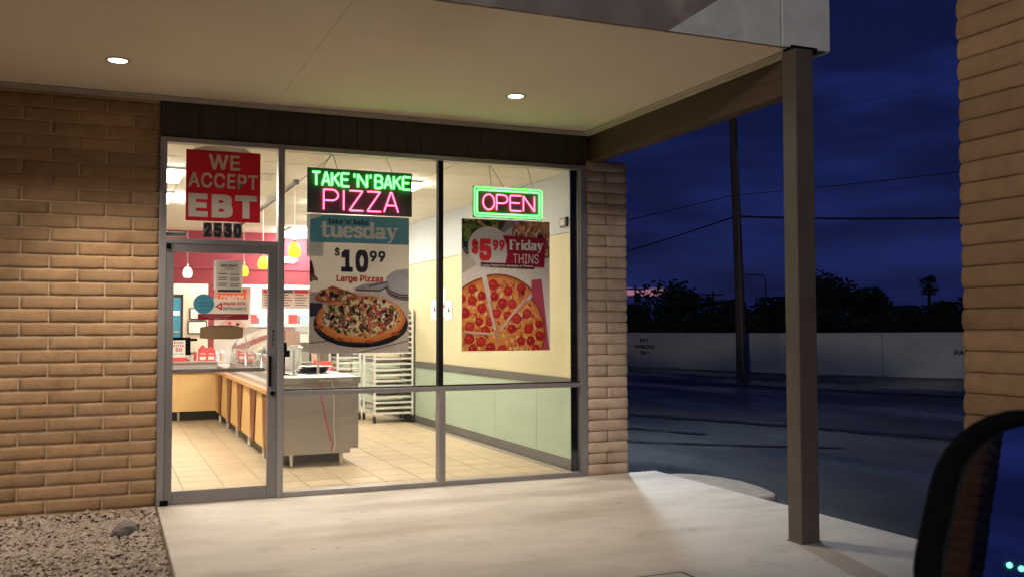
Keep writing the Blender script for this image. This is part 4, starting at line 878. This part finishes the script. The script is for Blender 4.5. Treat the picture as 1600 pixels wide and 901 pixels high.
# kitchen background
ck = thing('reach_in_cooler', 'upright glass-door cooler with lit shelves at the back left', 'cooler', (1.0, 10.2, 0))
MB().box(.55, 1.30, 10.12, 10.295, .05, 2.10).done('case', 'cream', ck); MB().box(.58, 1.265, 10.108, 10.118, .30, 2.06).done('door_frame', 'ink', ck)
MB().box(.62, 1.22, 10.098, 10.106, .36, 2.00).done('door', 'tealt', ck)
for k, z_ in enumerate((.7, 1.0, 1.12, 1.24, 1.36, 1.68)): MB().box(.64, 1.20, 10.090, 10.097, z_, z_+(.07 if k in (0, 1, 5) else .025)).done('shelf', 'coolg' if k in (1, 5) else 'steel', ck)
for k, (b, lb) in enumerate((((1.388, 1.68, 1.60, 1.815), 'small framed notice, upper of the two by the cooler'), ((1.357, 1.70, 1.33, 1.575), 'framed certificate, lower of the two by the cooler'))):
    t = thing('wall_frame', lb, 'frame', (b[0], 10.29, b[2]), 'framed notices by the cooler'); MB().box(b[0], b[1], 10.27, 10.295, b[2], b[3]).done('frame', 'ink', t); MB().box(b[0]+.02, b[1]-.02, 10.264, 10.269, b[2]+.02, b[3]-.02).done('sheet', 'paperw', t)
cw = thing('cowboy_poster', 'white and orange COWBOY poster standing behind the counter', 'poster', (2.03, 9.0, 1.2))
MB().box(1.70, 2.325, 9.0, 9.02, 1.05, 2.16).done('sheet', 'paperw', cw); MB().box(1.76, 2.24, 8.992, 8.998, 1.86, 2.12).done('print', 'orange', cw); text('COWBOY', 1.80, 2.20, 1.90, 2.02, 8.988, 'paperw', cw, .03)
MB().extr([(2.0+.25*math.cos(k*.5236), 8.990, 1.42+.18*math.sin(k*.5236)) for k in range(12)], (0, -.004, 0)).done('print', 'peach', cw)
for s in range(7): MB().extr([(2.0+.16*math.cos(s*.9)+.035*math.cos(k*.785), 8.984, 1.42+.11*math.sin(s*.9)+.028*math.sin(k*.785)) for k in range(8)], (0, -.002, 0)).done('print', ('redp', 'ink')[s % 2], cw)
MB().box(1.72, 1.75, 9.02, 9.05, .003, 1.5).done('leg', 'steel', cw); MB().box(2.27, 2.30, 9.02, 9.05, .003, 1.5).done('leg', 'steel', cw)
for k, (x0_, x1_) in enumerate(((2.45, 3.15), (3.25, 3.90))):
    t = thing('wire_shelving', ('left' if k == 0 else 'right')+' white kitchen shelving unit stacked with packages', 'shelving', ((x0_+x1_)/2, 11.0, 0), 'kitchen shelving units')
    for xx in (x0_, x1_-.03):
        for yy_ in (10.75, 11.2): MB().box(xx, xx+.03, yy_, yy_+.03, .003, 1.75).done('upright', 'wire_white', t)
    for z_ in (.3, .75, 1.15, 1.5): MB().box(x0_+.031, x1_-.031, 10.75, 11.23, z_, z_+.02).done('shelf', 'wire_white', t)
    for j in range(10):
        z_ = (.77, 1.17, 1.52, .32)[j % 4]; xx = x0_+.05+(j//4)*.22+rn.uniform(0, .03); hh = rn.uniform(.1, .2)
        p_ = boxthing('carton', '%s carton %s on the %s shelf of the %s kitchen unit' % (('white', 'blue', 'red', 'peach', 'grey')[j % 5], ('at the left', 'in the middle', 'at the right')[j//4], ('second', 'third', 'top', 'bottom')[j % 4], 'left' if k == 0 else 'right'), 'carton', (xx, xx+.17, 10.8, 11.1, z_+.002, z_+hh), ('paperw', 'bluep', 'redp', 'peach', 'steel')[j % 5], 'packages on the kitchen shelves')
ov = boxthing('oven_box', 'grey steel appliance with a shelf under the kitchen shelves', 'appliance', (2.5, 3.0, 10.0, 10.5, .003, 1.30), 'steelm')
# point of sale pieces at the near end
pc = thing('card_stand', 'peach card on a steel stand at the window end of the counter', 'sign', (1.87, 2.2, .93))
MB().box(1.80, 1.935, 2.195, 2.201, 1.26, 1.415).done('card', 'peach', pc, bevel=.002); MB().box(1.805, 1.93, 2.195, 2.203, 1.205, 1.258).done('footer', 'paperw', pc); MB().lathe([(.05, 0), (.05, .01), (.012, .012), (.012, .275)], (1.88, 2.21, .93), 10).done('stand', 'steel', pc)
sl_ = thing('scale', 'black digital scale head on a thin stem at the counter end', 'scale', (1.80, 2.35, .93)); MB().box(1.72, 1.86, 2.33, 2.37, 1.13, 1.29).done('head', 'plastic', sl_, bevel=.006); MB().lathe([(.06, 0), (.06, .01), (.008, .012), (.008, .21)], (1.80, 2.35, .93), 10).done('stem', 'plastic', sl_)
MB().lathe([(.03, 0), (.03, .006), (.014, .01), (.014, .46)], (2.145, 2.2, .93), 12).done('steel_post', 'steel', label='short steel post standing on the counter behind the tuesday poster', cat='post', smooth=False)
for k in range(3):
    z_ = .931+.026*k; t = thing('pan', ('bottom', 'middle', 'top')[k]+' pan of the steel pan stack on the counter', 'pan', (2.18, 2.75, z_), 'stacked steel pans'); MB().lathe([(.15, 0), (.19, .022), (.20, .024)], (2.18+.02*k, 2.75-.015*k, z_), 20).done('dish', 'pan', t)
ch_ = thing('red_chair', 'red plastic chair half hidden behind the steel counter', 'chair', (3.08, 6.2, 0))
MB().box(2.90, 3.25, 5.95, 6.35, .42, .46).done('seat', 'redp', ch_, bevel=.01); MB().extr([(2.90, 6.33, .5), (3.25, 6.33, .5), (3.22, 6.40, .92), (2.93, 6.40, .95)], (0, .025, 0)).done('backrest', 'redp', ch_)
for xx in (2.92, 3.21):
    for yy_ in (5.98, 6.31): MB().box(xx, xx+.025, yy_, yy_+.025, .003, .42).done('leg', 'steel', ch_)
# bakery racks
def rack(x0, x1, y0, y1, label):
    t = thing('bakery_rack', label, 'rack', ((x0+x1)/2, (y0+y1)/2, 0), 'white bakery racks')
    for xx in (x0, x1-.03):
        for yy_ in (y0, y1-.03): MB().box(xx, xx+.03, yy_, yy_+.03, .13, 1.72).done('upright', 'wire_white', t)
    for k in range(18):
        z_ = .22+k*.083
        sh_ = MB(); sh_.box(x0+.031, x1-.031, y0+.02, y1-.02, z_, z_+.008); sh_.box(x0+.031, x1-.031, y0-.004, y0+.018, z_-.004, z_+.022); sh_.done('shelf', 'wire_white', t)
        if k % 2 == 0: MB().box(x0+.05, x1-.05, y0+.04, y1-.04, z_+.010, z_+.03).done('tray', 'shelfy', t)
    MB().box(x0, x1, y0+.03, y1-.03, 1.721, 1.74).done('top', 'wire_white', t); MB().box(x0+.031, x1-.031, y0, y1, .135, .165).done('base', 'wire_white', t)
    for xx in (x0+.015, x1-.015):
        for yy_ in (y0+.02, y1-.02):
            cst = MB().extr([(xx-.014, yy_+.055*math.cos(a*.5236), .058+.055*math.sin(a*.5236)) for a in range(12)], (.028, 0, 0)).done('caster', 'rubber', t); MB().box(xx-.02, xx+.02, yy_-.02, yy_+.02, .114, .134).done('fork', 'steel', cst)
rack(3.70, 4.32, 5.72, 6.40, 'tall white bakery rack of trays against the yellow wall'); rack(3.30, 3.68, 6.45, 7.05, 'narrower white bakery rack beside the red chair')
# papers on the side wall
for k, (a, b, z0_, z1_) in enumerate(((4.62, 4.95, 1.56, 1.86), (4.30, 4.42, 1.60, 2.02), (4.02, 4.30, 1.54, 1.83))):
    t = thing('wall_notice', ('white sheet pinned on the yellow wall left of the black mullion', 'narrow red and white tag on the yellow wall', 'white house-shaped tag hanging on the yellow wall by the friday poster')[k], 'notice', (IX1, a, z0_), 'papers on the yellow wall')
    MB().extr([(IX1-.012, a, z0_+(.03 if k == 2 else 0)), (IX1-.012, b, z0_), (IX1-.012, b, z1_-.04), (IX1-.012, (a+b)/2, z1_), (IX1-.012, a, z1_-.04)], (.004, 0, 0)).done('sheet', 'paperw', t)
    MB().extr([(IX1-.0135, (a+b)/2-.05, z0_+.12), (IX1-.0135, (a+b)/2+.05, z0_+.12), (IX1-.0135, (a+b)/2, z0_+.20)], (.001, 0, 0)).done('print', 'redp' if k == 1 else 'ink', t)
wb = thing('wall_box', 'small dark thermostat box high on the side wall', 'box', (IX1, .46, 2.5)); MB().box(IX1-.05, IX1-.017, .40, .54, 2.48, 2.58).done('body', 'rail', wb, bevel=.005); MB().box(IX1-.052, IX1-.0501, .42, .52, 2.50, 2.56).done('face', 'paper', wb)

# ================================================================== near block pillars
PC = [ring_mesh(.405, .405, .1015, s) for s in range(70, 78)]
def pillar(cx, cy, label):
    t = thing('brick_pillar', label, 'pillar', (cx, cy, -.13), 'square slump-block pillars')
    MB().box(cx-.182, cx+.182, cy-.182, cy+.182, -.16, 4.28).done('core', 'mortar', t)
    for r in range(42): link('brick', PC[(r*3+r//8) % 8], None, t, (cx+random.uniform(-.004, .004), cy+random.uniform(-.004, .004), -.128+r*.1045))
pillar(4.145, -5.05, 'tall tan slump-block pillar standing nearest the camera at the right edge')
pillar(-8.20, -5.05, 'slump-block pillar seen only as a reflection in the car mirror')

# ================================================================== car door mirror
mr_ = thing('car_mirror', 'black car door mirror in the lower right corner reflecting a pillar', 'mirror', (.65, -7.85, 1.2))
# glass centre, normal (towards the driver, slightly up) and the glass's own right / up axes, metres
mc = Vector((.60838, -7.88975, 1.3213)); nrm = Vector((-.96601, -.20613, .15602)); ux = Vector((.18225, -.97104, -.15452)); uz = Vector((.18336, -.12083, .97559))
def mloop(x0, x1, z0, z1, r, off, n=9):
    pts = []
    for cx_, cz_, a0 in ((x1-r, z1-r, 0), (x0+r, z1-r, 90), (x0+r, z0+r, 180), (x1-r, z0+r, 270)):
        for k in range(n): a = R(a0+90*k/(n-1)); pts.append(mc+ux*(cx_+r*math.cos(a))+uz*(cz_+r*math.sin(a))+nrm*off)
    return pts
xi, zi, xo, zo = -.0490, .0696, -.0691, .0806      # glass left and top edge, housing left and top edge
wdt, hgt = .21, .17
gl_ = mloop(xi, xi+wdt, zi-hgt, zi, .058, 0); MB().poly(gl_).done('mirror_glass', 'mirror', mr_)
loops = [mloop(xi-.001, xi+wdt+.001, zi-hgt-.001, zi+.001, .058, -.004), mloop(xi-.001, xi+wdt+.001, zi-hgt-.001, zi+.001, .058, .008), mloop((xi+xo)/2, xi+wdt+.01, zi-hgt-.01, (zi+zo)/2, .068, .014),
         mloop(xo, xi+wdt+.022, zi-hgt-.022, zo, .076, .004), mloop(xo+.004, xi+wdt+.018, zi-hgt-.018, zo-.004, .074, -.03), mloop(xo+.05, xi+wdt-.03, zi-hgt+.03, zo-.05, .04, -.085)]
n = len(loops[0]); hv_ = [p for lp in loops for p in lp]; hf = [(j*n+k, j*n+(k+1) % n, (j+1)*n+(k+1) % n, (j+1)*n+k) for j in range(len(loops)-1) for k in range(n)]+[tuple((len(loops)-1)*n+k for k in range(n))]
MB().add(hv_, hf).done('housing', 'plastic', mr_, smooth=True)

# ================================================================== beyond the shop
# low painted block wall across the lot
A_, B_, C_ = Vector((14.0, 48.0)), Vector((20.7, 17.6)), Vector((27.5, 6.2))
fw = thing('painted_wall', 'long low whitewashed block wall across the dark lot', 'wall', (20.7, 17.6, -.13))
def wallseg(a, b, h0, h1):
    d = (b-a); L_ = d.length; t = d.normalized(); nn = Vector((t.y, -t.x)); k = int(L_/4)+1
    for i in range(k):
        p, q_ = a+d*(i/k), a+d*((i+1)/k)-t*.012; mb = MB()
        mb.extr([(p.x, p.y, -.16), (q_.x, q_.y, -.16), (q_.x, q_.y, h0+(h1-h0)*(i+1)/k), (p.x, p.y, h0+(h1-h0)*i/k)], (nn.x*-.2, nn.y*-.2, 0)); mb.done('panel', 'wallw', fw)
        mb = MB(); mb.extr([(p.x-t.x*0, p.y, h0+(h1-h0)*i/k+.004), (q_.x, q_.y, h0+(h1-h0)*(i+1)/k+.004), (q_.x, q_.y, h0+(h1-h0)*(i+1)/k+.05), (p.x, p.y, h0+(h1-h0)*i/k+.05)], (nn.x*-.2, nn.y*-.2, 0)); mb.done('coping', 'wallw', fw)
wallseg(A_, B_, 1.10, 1.16); wallseg(B_, C_, 1.16, 1.26)
def walltext(lines, a, b, dist, z, s):
    t = (b-a).normalized(); nn = Vector((t.y, -t.x))
    if nn.dot(Vector((0,-8.39))-a) < 0: nn = -nn
    o = a+t*dist+nn*.02
    for k, (w_, tx) in enumerate(lines): text(tx, -w_/2, w_/2, -k*s*1.5, s-k*s*1.5, 0, 'stencil', fw, .03, 'stencil', plane=lambda X, Z: (o.x+t.x*X, o.y+t.y*X, z+Z))
walltext([(.5, 'PVT'), (1.1, 'PARKING'), (.55, 'ONLY')], A_, B_, 24.6, .82, .16)
walltext([(.5, 'PVT'), (1.0, 'PARKING'), (.5, 'ONLY')], B_, C_, 5.9, .80, .16)

# utility pole with wires
up = thing('utility_pole', 'tall wooden utility pole in front of the painted wall', 'pole', (19.2, 17.9, -.13))
MB().path([(19.25, 17.75, -.16), (19.18, 17.72, 3), (19.02, 17.70, 7), (18.86, 17.66, 12.2)], .165, 12, .115).done('shaft', 'polew', up, smooth=True)
MB().box(17.6, 20.2, 17.60, 17.72, 11.3, 11.44).done('crossarm', 'polew', up)
for x_ in (17.7, 18.4, 19.4, 20.1): MB().lathe([(.03, 0), (.05, .05), (.04, .1), (.02, .16)], (x_, 17.66, 11.44), 8).done('insulator', 'ink', up)
MB().box(18.82, 18.88, 17.50, 17.64, 7.3, 7.75).done('bracket', 'rail', up); MB().box(18.98, 19.04, 17.45, 17.62, 5.70, 5.78).done('bracket', 'rail', up); MB().path([(19.17, 17.56, 0), (19.0, 17.52, 7.2)], .018, 6).done('conduit', 'alu', up)
def wire(a, b, sag, r, label):
    pts = []; a, b = Vector(a), Vector(b)
    for i in range(25): t_ = i/24; p = a.lerp(b, t_); p.z -= sag*4*t_*(1-t_); pts.append(p)
    MB().path(pts, r, 5).done('overhead_wire', 'wire', label=label, cat='wire', group='overhead wires on the utility pole')
wire((18.96, 17.66, 5.75), (16.8, 52, 5.9), .35, .016, 'upper overhead wire running left from the pole behind the pier')
wire((19.0, 17.66, 5.05), (24.5, 50, 4.9), .35, .026, 'thicker lower overhead wire running left from the pole')
wire((18.96, 17.66, 5.75), (32, 3.0, 7.4), .30, .014, 'upper overhead wire running right from the pole')
wire((19.0, 17.66, 5.05), (32, 1.0, 4.9), .45, .035, 'thick dark lower overhead wire running right from the pole')
wire((18.9, 17.66, 8.2), (32, 3.0, 10.4), .30, .006, 'faint highest overhead wire running right from the pole')

# trees beyond the wall
def tree(x, y, h, w_, label, seed, n=2600, leafs=.20, cb=.25):
    rn = random.Random(seed); t = thing('tree', label, 'tree', (x, y, -.2), 'dark trees beyond the wall')
    tk_ = MB(); tk_.path([(x, y, -.2), (x+.1*h*rn.uniform(-.3, .3), y, h*.35), (x+.1*h*rn.uniform(-.4, .4), y, h*.75)], h*.035, 8, h*.012)
    for k in range(7):
        a = rn.uniform(0, 6.28); z_ = h*rn.uniform(.22, .5); L_ = w_*rn.uniform(.25, .42)
        tk_.path([(x, y, z_), (x+L_*.6*math.cos(a), y+L_*.6*math.sin(a), z_+h*.15), (x+L_*math.cos(a), y+L_*math.sin(a), z_+h*.32)], h*.014, 5, h*.004)
    tk_.done('trunk', 'bark', t, smooth=True)
    cl_ = [(rn.uniform(-.36, .36)*w_, rn.uniform(-.36, .36)*w_, h*rn.uniform(cb+.12, .86), rn.uniform(.14, .30)*w_) for _ in range(16)]
    mb = MB(); vv = []; ff = []
    for i in range(n):
        cx_, cy_, cz_, r_ = cl_[rn.randrange(16)]; d = Vector((rn.gauss(0, 1), rn.gauss(0, 1), rn.gauss(0, .8))).normalized()*r_*rn.random()**.4
        p = Vector((x+cx_+d.x, y+cy_+d.y, min(cz_+d.z, h)))
        s = leafs*rn.uniform(.6, 1.5); u = Vector((rn.gauss(0, 1), rn.gauss(0, 1), rn.gauss(0, 1))).normalized(); v = u.orthogonal().normalized()
        b = len(vv); vv += [p-u*s, p+v*s*.5, p+u*s, p-v*s*.5]; ff.append((b, b+1, b+2, b+3))
    mb.add(vv, ff).done('crown', 'leaf', t)
TR = [(28.9, 42.6, 2.75, 3.4, 'dark round tree at the left under the pink sky'), (32.9, 42.8, 4.25, 4.6, 'broad dark tree, tallest left of the utility pole'), (36.0, 41.8, 3.0, 4.0, 'low dark tree just left of the utility pole'),
      (38.6, 40.4, 3.15, 4.2, 'low dark tree just right of the utility pole'), (41.6, 39.1, 4.9, 4.6, 'tall dark tree directly right of the canopy post'), (44.2, 38.0, 3.8, 3.4, 'round dark tree beside the far crossarm pole'),
      (46.3, 37.2, 2.6, 4.4, 'low dark tree between the round tree and the palm'), (48.2, 36.3, 2.9, 3.0, 'dark tree at the foot of the palm'), (50.3, 35.2, 3.3, 3.0, 'dark tree at the far right beside the near pillar'), (25.0, 44.6, 2.8, 4.5, 'dark tree mostly hidden behind the shop')]
for k, (x_, y_, h_, w_, lb) in enumerate(TR): tree(x_, y_, h_, w_, lb, 100+k)
rn = random.Random(5); vv = []; ff = []
for i in range(22000):
    t_ = rn.random(); x_ = 20+t_*36; y_ = 43-t_*12+rn.uniform(-1.4, 1.4); hmax = 2.0+.9*noise.noise(Vector((x_*.45, 2, 0)))+.45*noise.noise(Vector((x_*1.7, 5, 0)))
    p = Vector((x_, y_, rn.random()**.7*hmax)); s = .16*rn.uniform(.6, 1.5); u = Vector((rn.gauss(0, 1), rn.gauss(0, 1), rn.gauss(0, 1))).normalized(); v = u.orthogonal().normalized()
    b = len(vv); vv += [p-u*s, p+v*s*.55, p+u*s, p-v*s*.55]; ff.append((b, b+1, b+2, b+3))
MB().add(vv, ff).done('hedge', 'leaf', kind='stuff', label='continuous dark thicket behind the low wall')
pm = thing('palm_tree', 'slim fan palm silhouetted near the right pillar', 'tree', (47.6, 36.7, -.2))
MB().path([(47.62, 36.7, -.2), (47.55, 36.7, 2.2), (47.5, 36.7, 3.9)], .13, 8, .09).done('trunk', 'bark', pm, smooth=True)
mb = MB()
for k in range(60):
    a = rn.uniform(0, 6.28); e_ = rn.uniform(-1.0, 1.3); L_ = rn.uniform(.55, .8); d = Vector((math.cos(a)*math.cos(e_), math.sin(a)*math.cos(e_), math.sin(e_))); p0 = Vector((47.5, 36.7, 3.95)); p1 = p0+d*L_*.55; sd = d.cross(Vector((0,0,1))).normalized()
    mb.path([p0, p1], .012, 4)
    for s in range(-4, 5): a2 = (d*math.cos(s*.25)+sd*math.sin(s*.25)).normalized(); q_ = p1+a2*L_*.5+Vector((0, 0, -.06*abs(s)*.5)); up_ = a2.cross(d.cross(sd)).normalized()*.03; mb.poly([p1, p1+(q_-p1)*.6+up_, q_, p1+(q_-p1)*.6-up_])
mb.done('crown', 'leaf', pm)
# far poles and lamps
def farpole(x_, y_, h_, label):
    t = thing('far_utility_pole', label, 'pole', (x_, y_, -.2), 'far utility poles'); MB().path([(x_, y_, -.2), (x_, y_, h_)], .09, 6, .07).done('shaft', 'polew', t); MB().box(x_-.75, x_+.75, y_-.05, y_+.05, h_-.30, h_-.20).done('crossarm', 'polew', t); MB().box(x_-.45, x_+.45, y_-.05, y_+.05, h_-.75, h_-.67).done('crossarm', 'polew', t)
farpole(30.45, 43.8, 4.0, 'far crossarm pole under the pink sky at the left'); farpole(34.95, 41.9, 3.65, 'far crossarm pole between two trees left of the near pole'); farpole(42.8, 38.6, 4.25, 'far crossarm pole right of the canopy post')
def lamp(nm, base, arm, h_, lensm, energy, colr, label, spot=150, aim=None, grp=None, soft=.12):
    x_, y_ = base; t = thing(nm, label, 'street lamp', (x_, y_, -.13), grp); ax, ay = arm
    MB().path([(x_, y_, -.14), (x_, y_, h_*.5), (x_, y_, h_)], .075, 10, .05).done('pole', 'post', t, smooth=True); MB().box(x_-.15, x_+.15, y_-.15, y_+.15, -.14, .02).done('base', 'kerb', t, bevel=.02)
    MB().path([(x_, y_, h_-.05), (x_+ax*.5, y_+ay*.5, h_+.08), (x_+ax, y_+ay, h_+.05)], .035, 8).done('arm', 'post', t, smooth=True)
    hx, hy = x_+ax, y_+ay; MB().lathe([(.17, 0), (.20, .04), (.16, .12), (.05, .16)], (hx, hy, h_), 14).done('head', 'post', t, smooth=True); MB().lathe([(.15, 0), (.15, .01)], (hx, hy, h_-.012), 14).done('lens', lensm, t)
    if energy:
        ld = bpy.data.lights.new('street_light', 'SPOT'); ld.energy = energy; ld.color = colr; ld.spot_size = R(spot); ld.spot_blend = .4; ld.shadow_soft_size = soft
        lo = bpy.data.objects.new('lamp', ld); col.objects.link(lo); lo.parent = t; lo.location = (ax, ay, h_+.13-.06)
        if aim: lo.rotation_euler = aim
    return t
def aim(v): return Vector(v).to_track_quat('-Z', 'Y').to_euler()
lamp('lot_lamp', (5.75, 3.35), (.33, -.40), 3.5, 'lampc', 1050, (.72, .85, 1), 'lot lamp hidden behind the shop corner that lights the wet asphalt', 166, aim((.22, .05, -1)))
lamp('lot_lamp', (-15.6, -22.5), (.8, .6), 8.5, 'lampc', 7200, (1, .93, .82), 'lot lamp behind the camera that lights the fascia and the far wall', 44, aim((.70, .72, -.20)), soft=.6)
fl2 = thing('far_street_lamp', 'far cobra-head street lamp, unlit, right of the utility pole', 'street lamp', (38.0, 40.6, -.2)); MB().path([(38.0, 40.6, -.2), (37.98, 40.6, 4.3), (37.85, 40.6, 4.55), (37.5, 40.7, 4.63), (37.05, 40.9, 4.62)], .055, 6, .035).done('pole', 'post', fl2); MB().box(36.85, 37.10, 40.85, 40.97, 4.58, 4.66).done('head', 'post', fl2)
def farlight(p, r_, label, m_='lampd'):
    t = thing('far_light', label, 'light', (p[0], p[1], -.2), 'far lights'); MB().path([(p[0], p[1], -.2), (p[0], p[1], p[2]-r_)], .03, 6).done('pole', 'post', t); MB().lathe([(r_*.3, -r_), (r_*.9, -r_*.5), (r_, 0), (r_*.8, r_*.6), (r_*.2, r_)], p, 10).done('globe', m_, t, smooth=True)
farlight((38.6, 39.2, 2.50), .085, 'bright white far light beside the canopy post'); farlight((47.6, 35.2, 1.74), .05, 'tiny white far light below the palm')
for k in range(2): farlight((-57.3, 7.75-k*.60, 4.97-.05*k), .15, ('left', 'right')[k]+' green-white street light reflected in the car mirror', 'lampg')
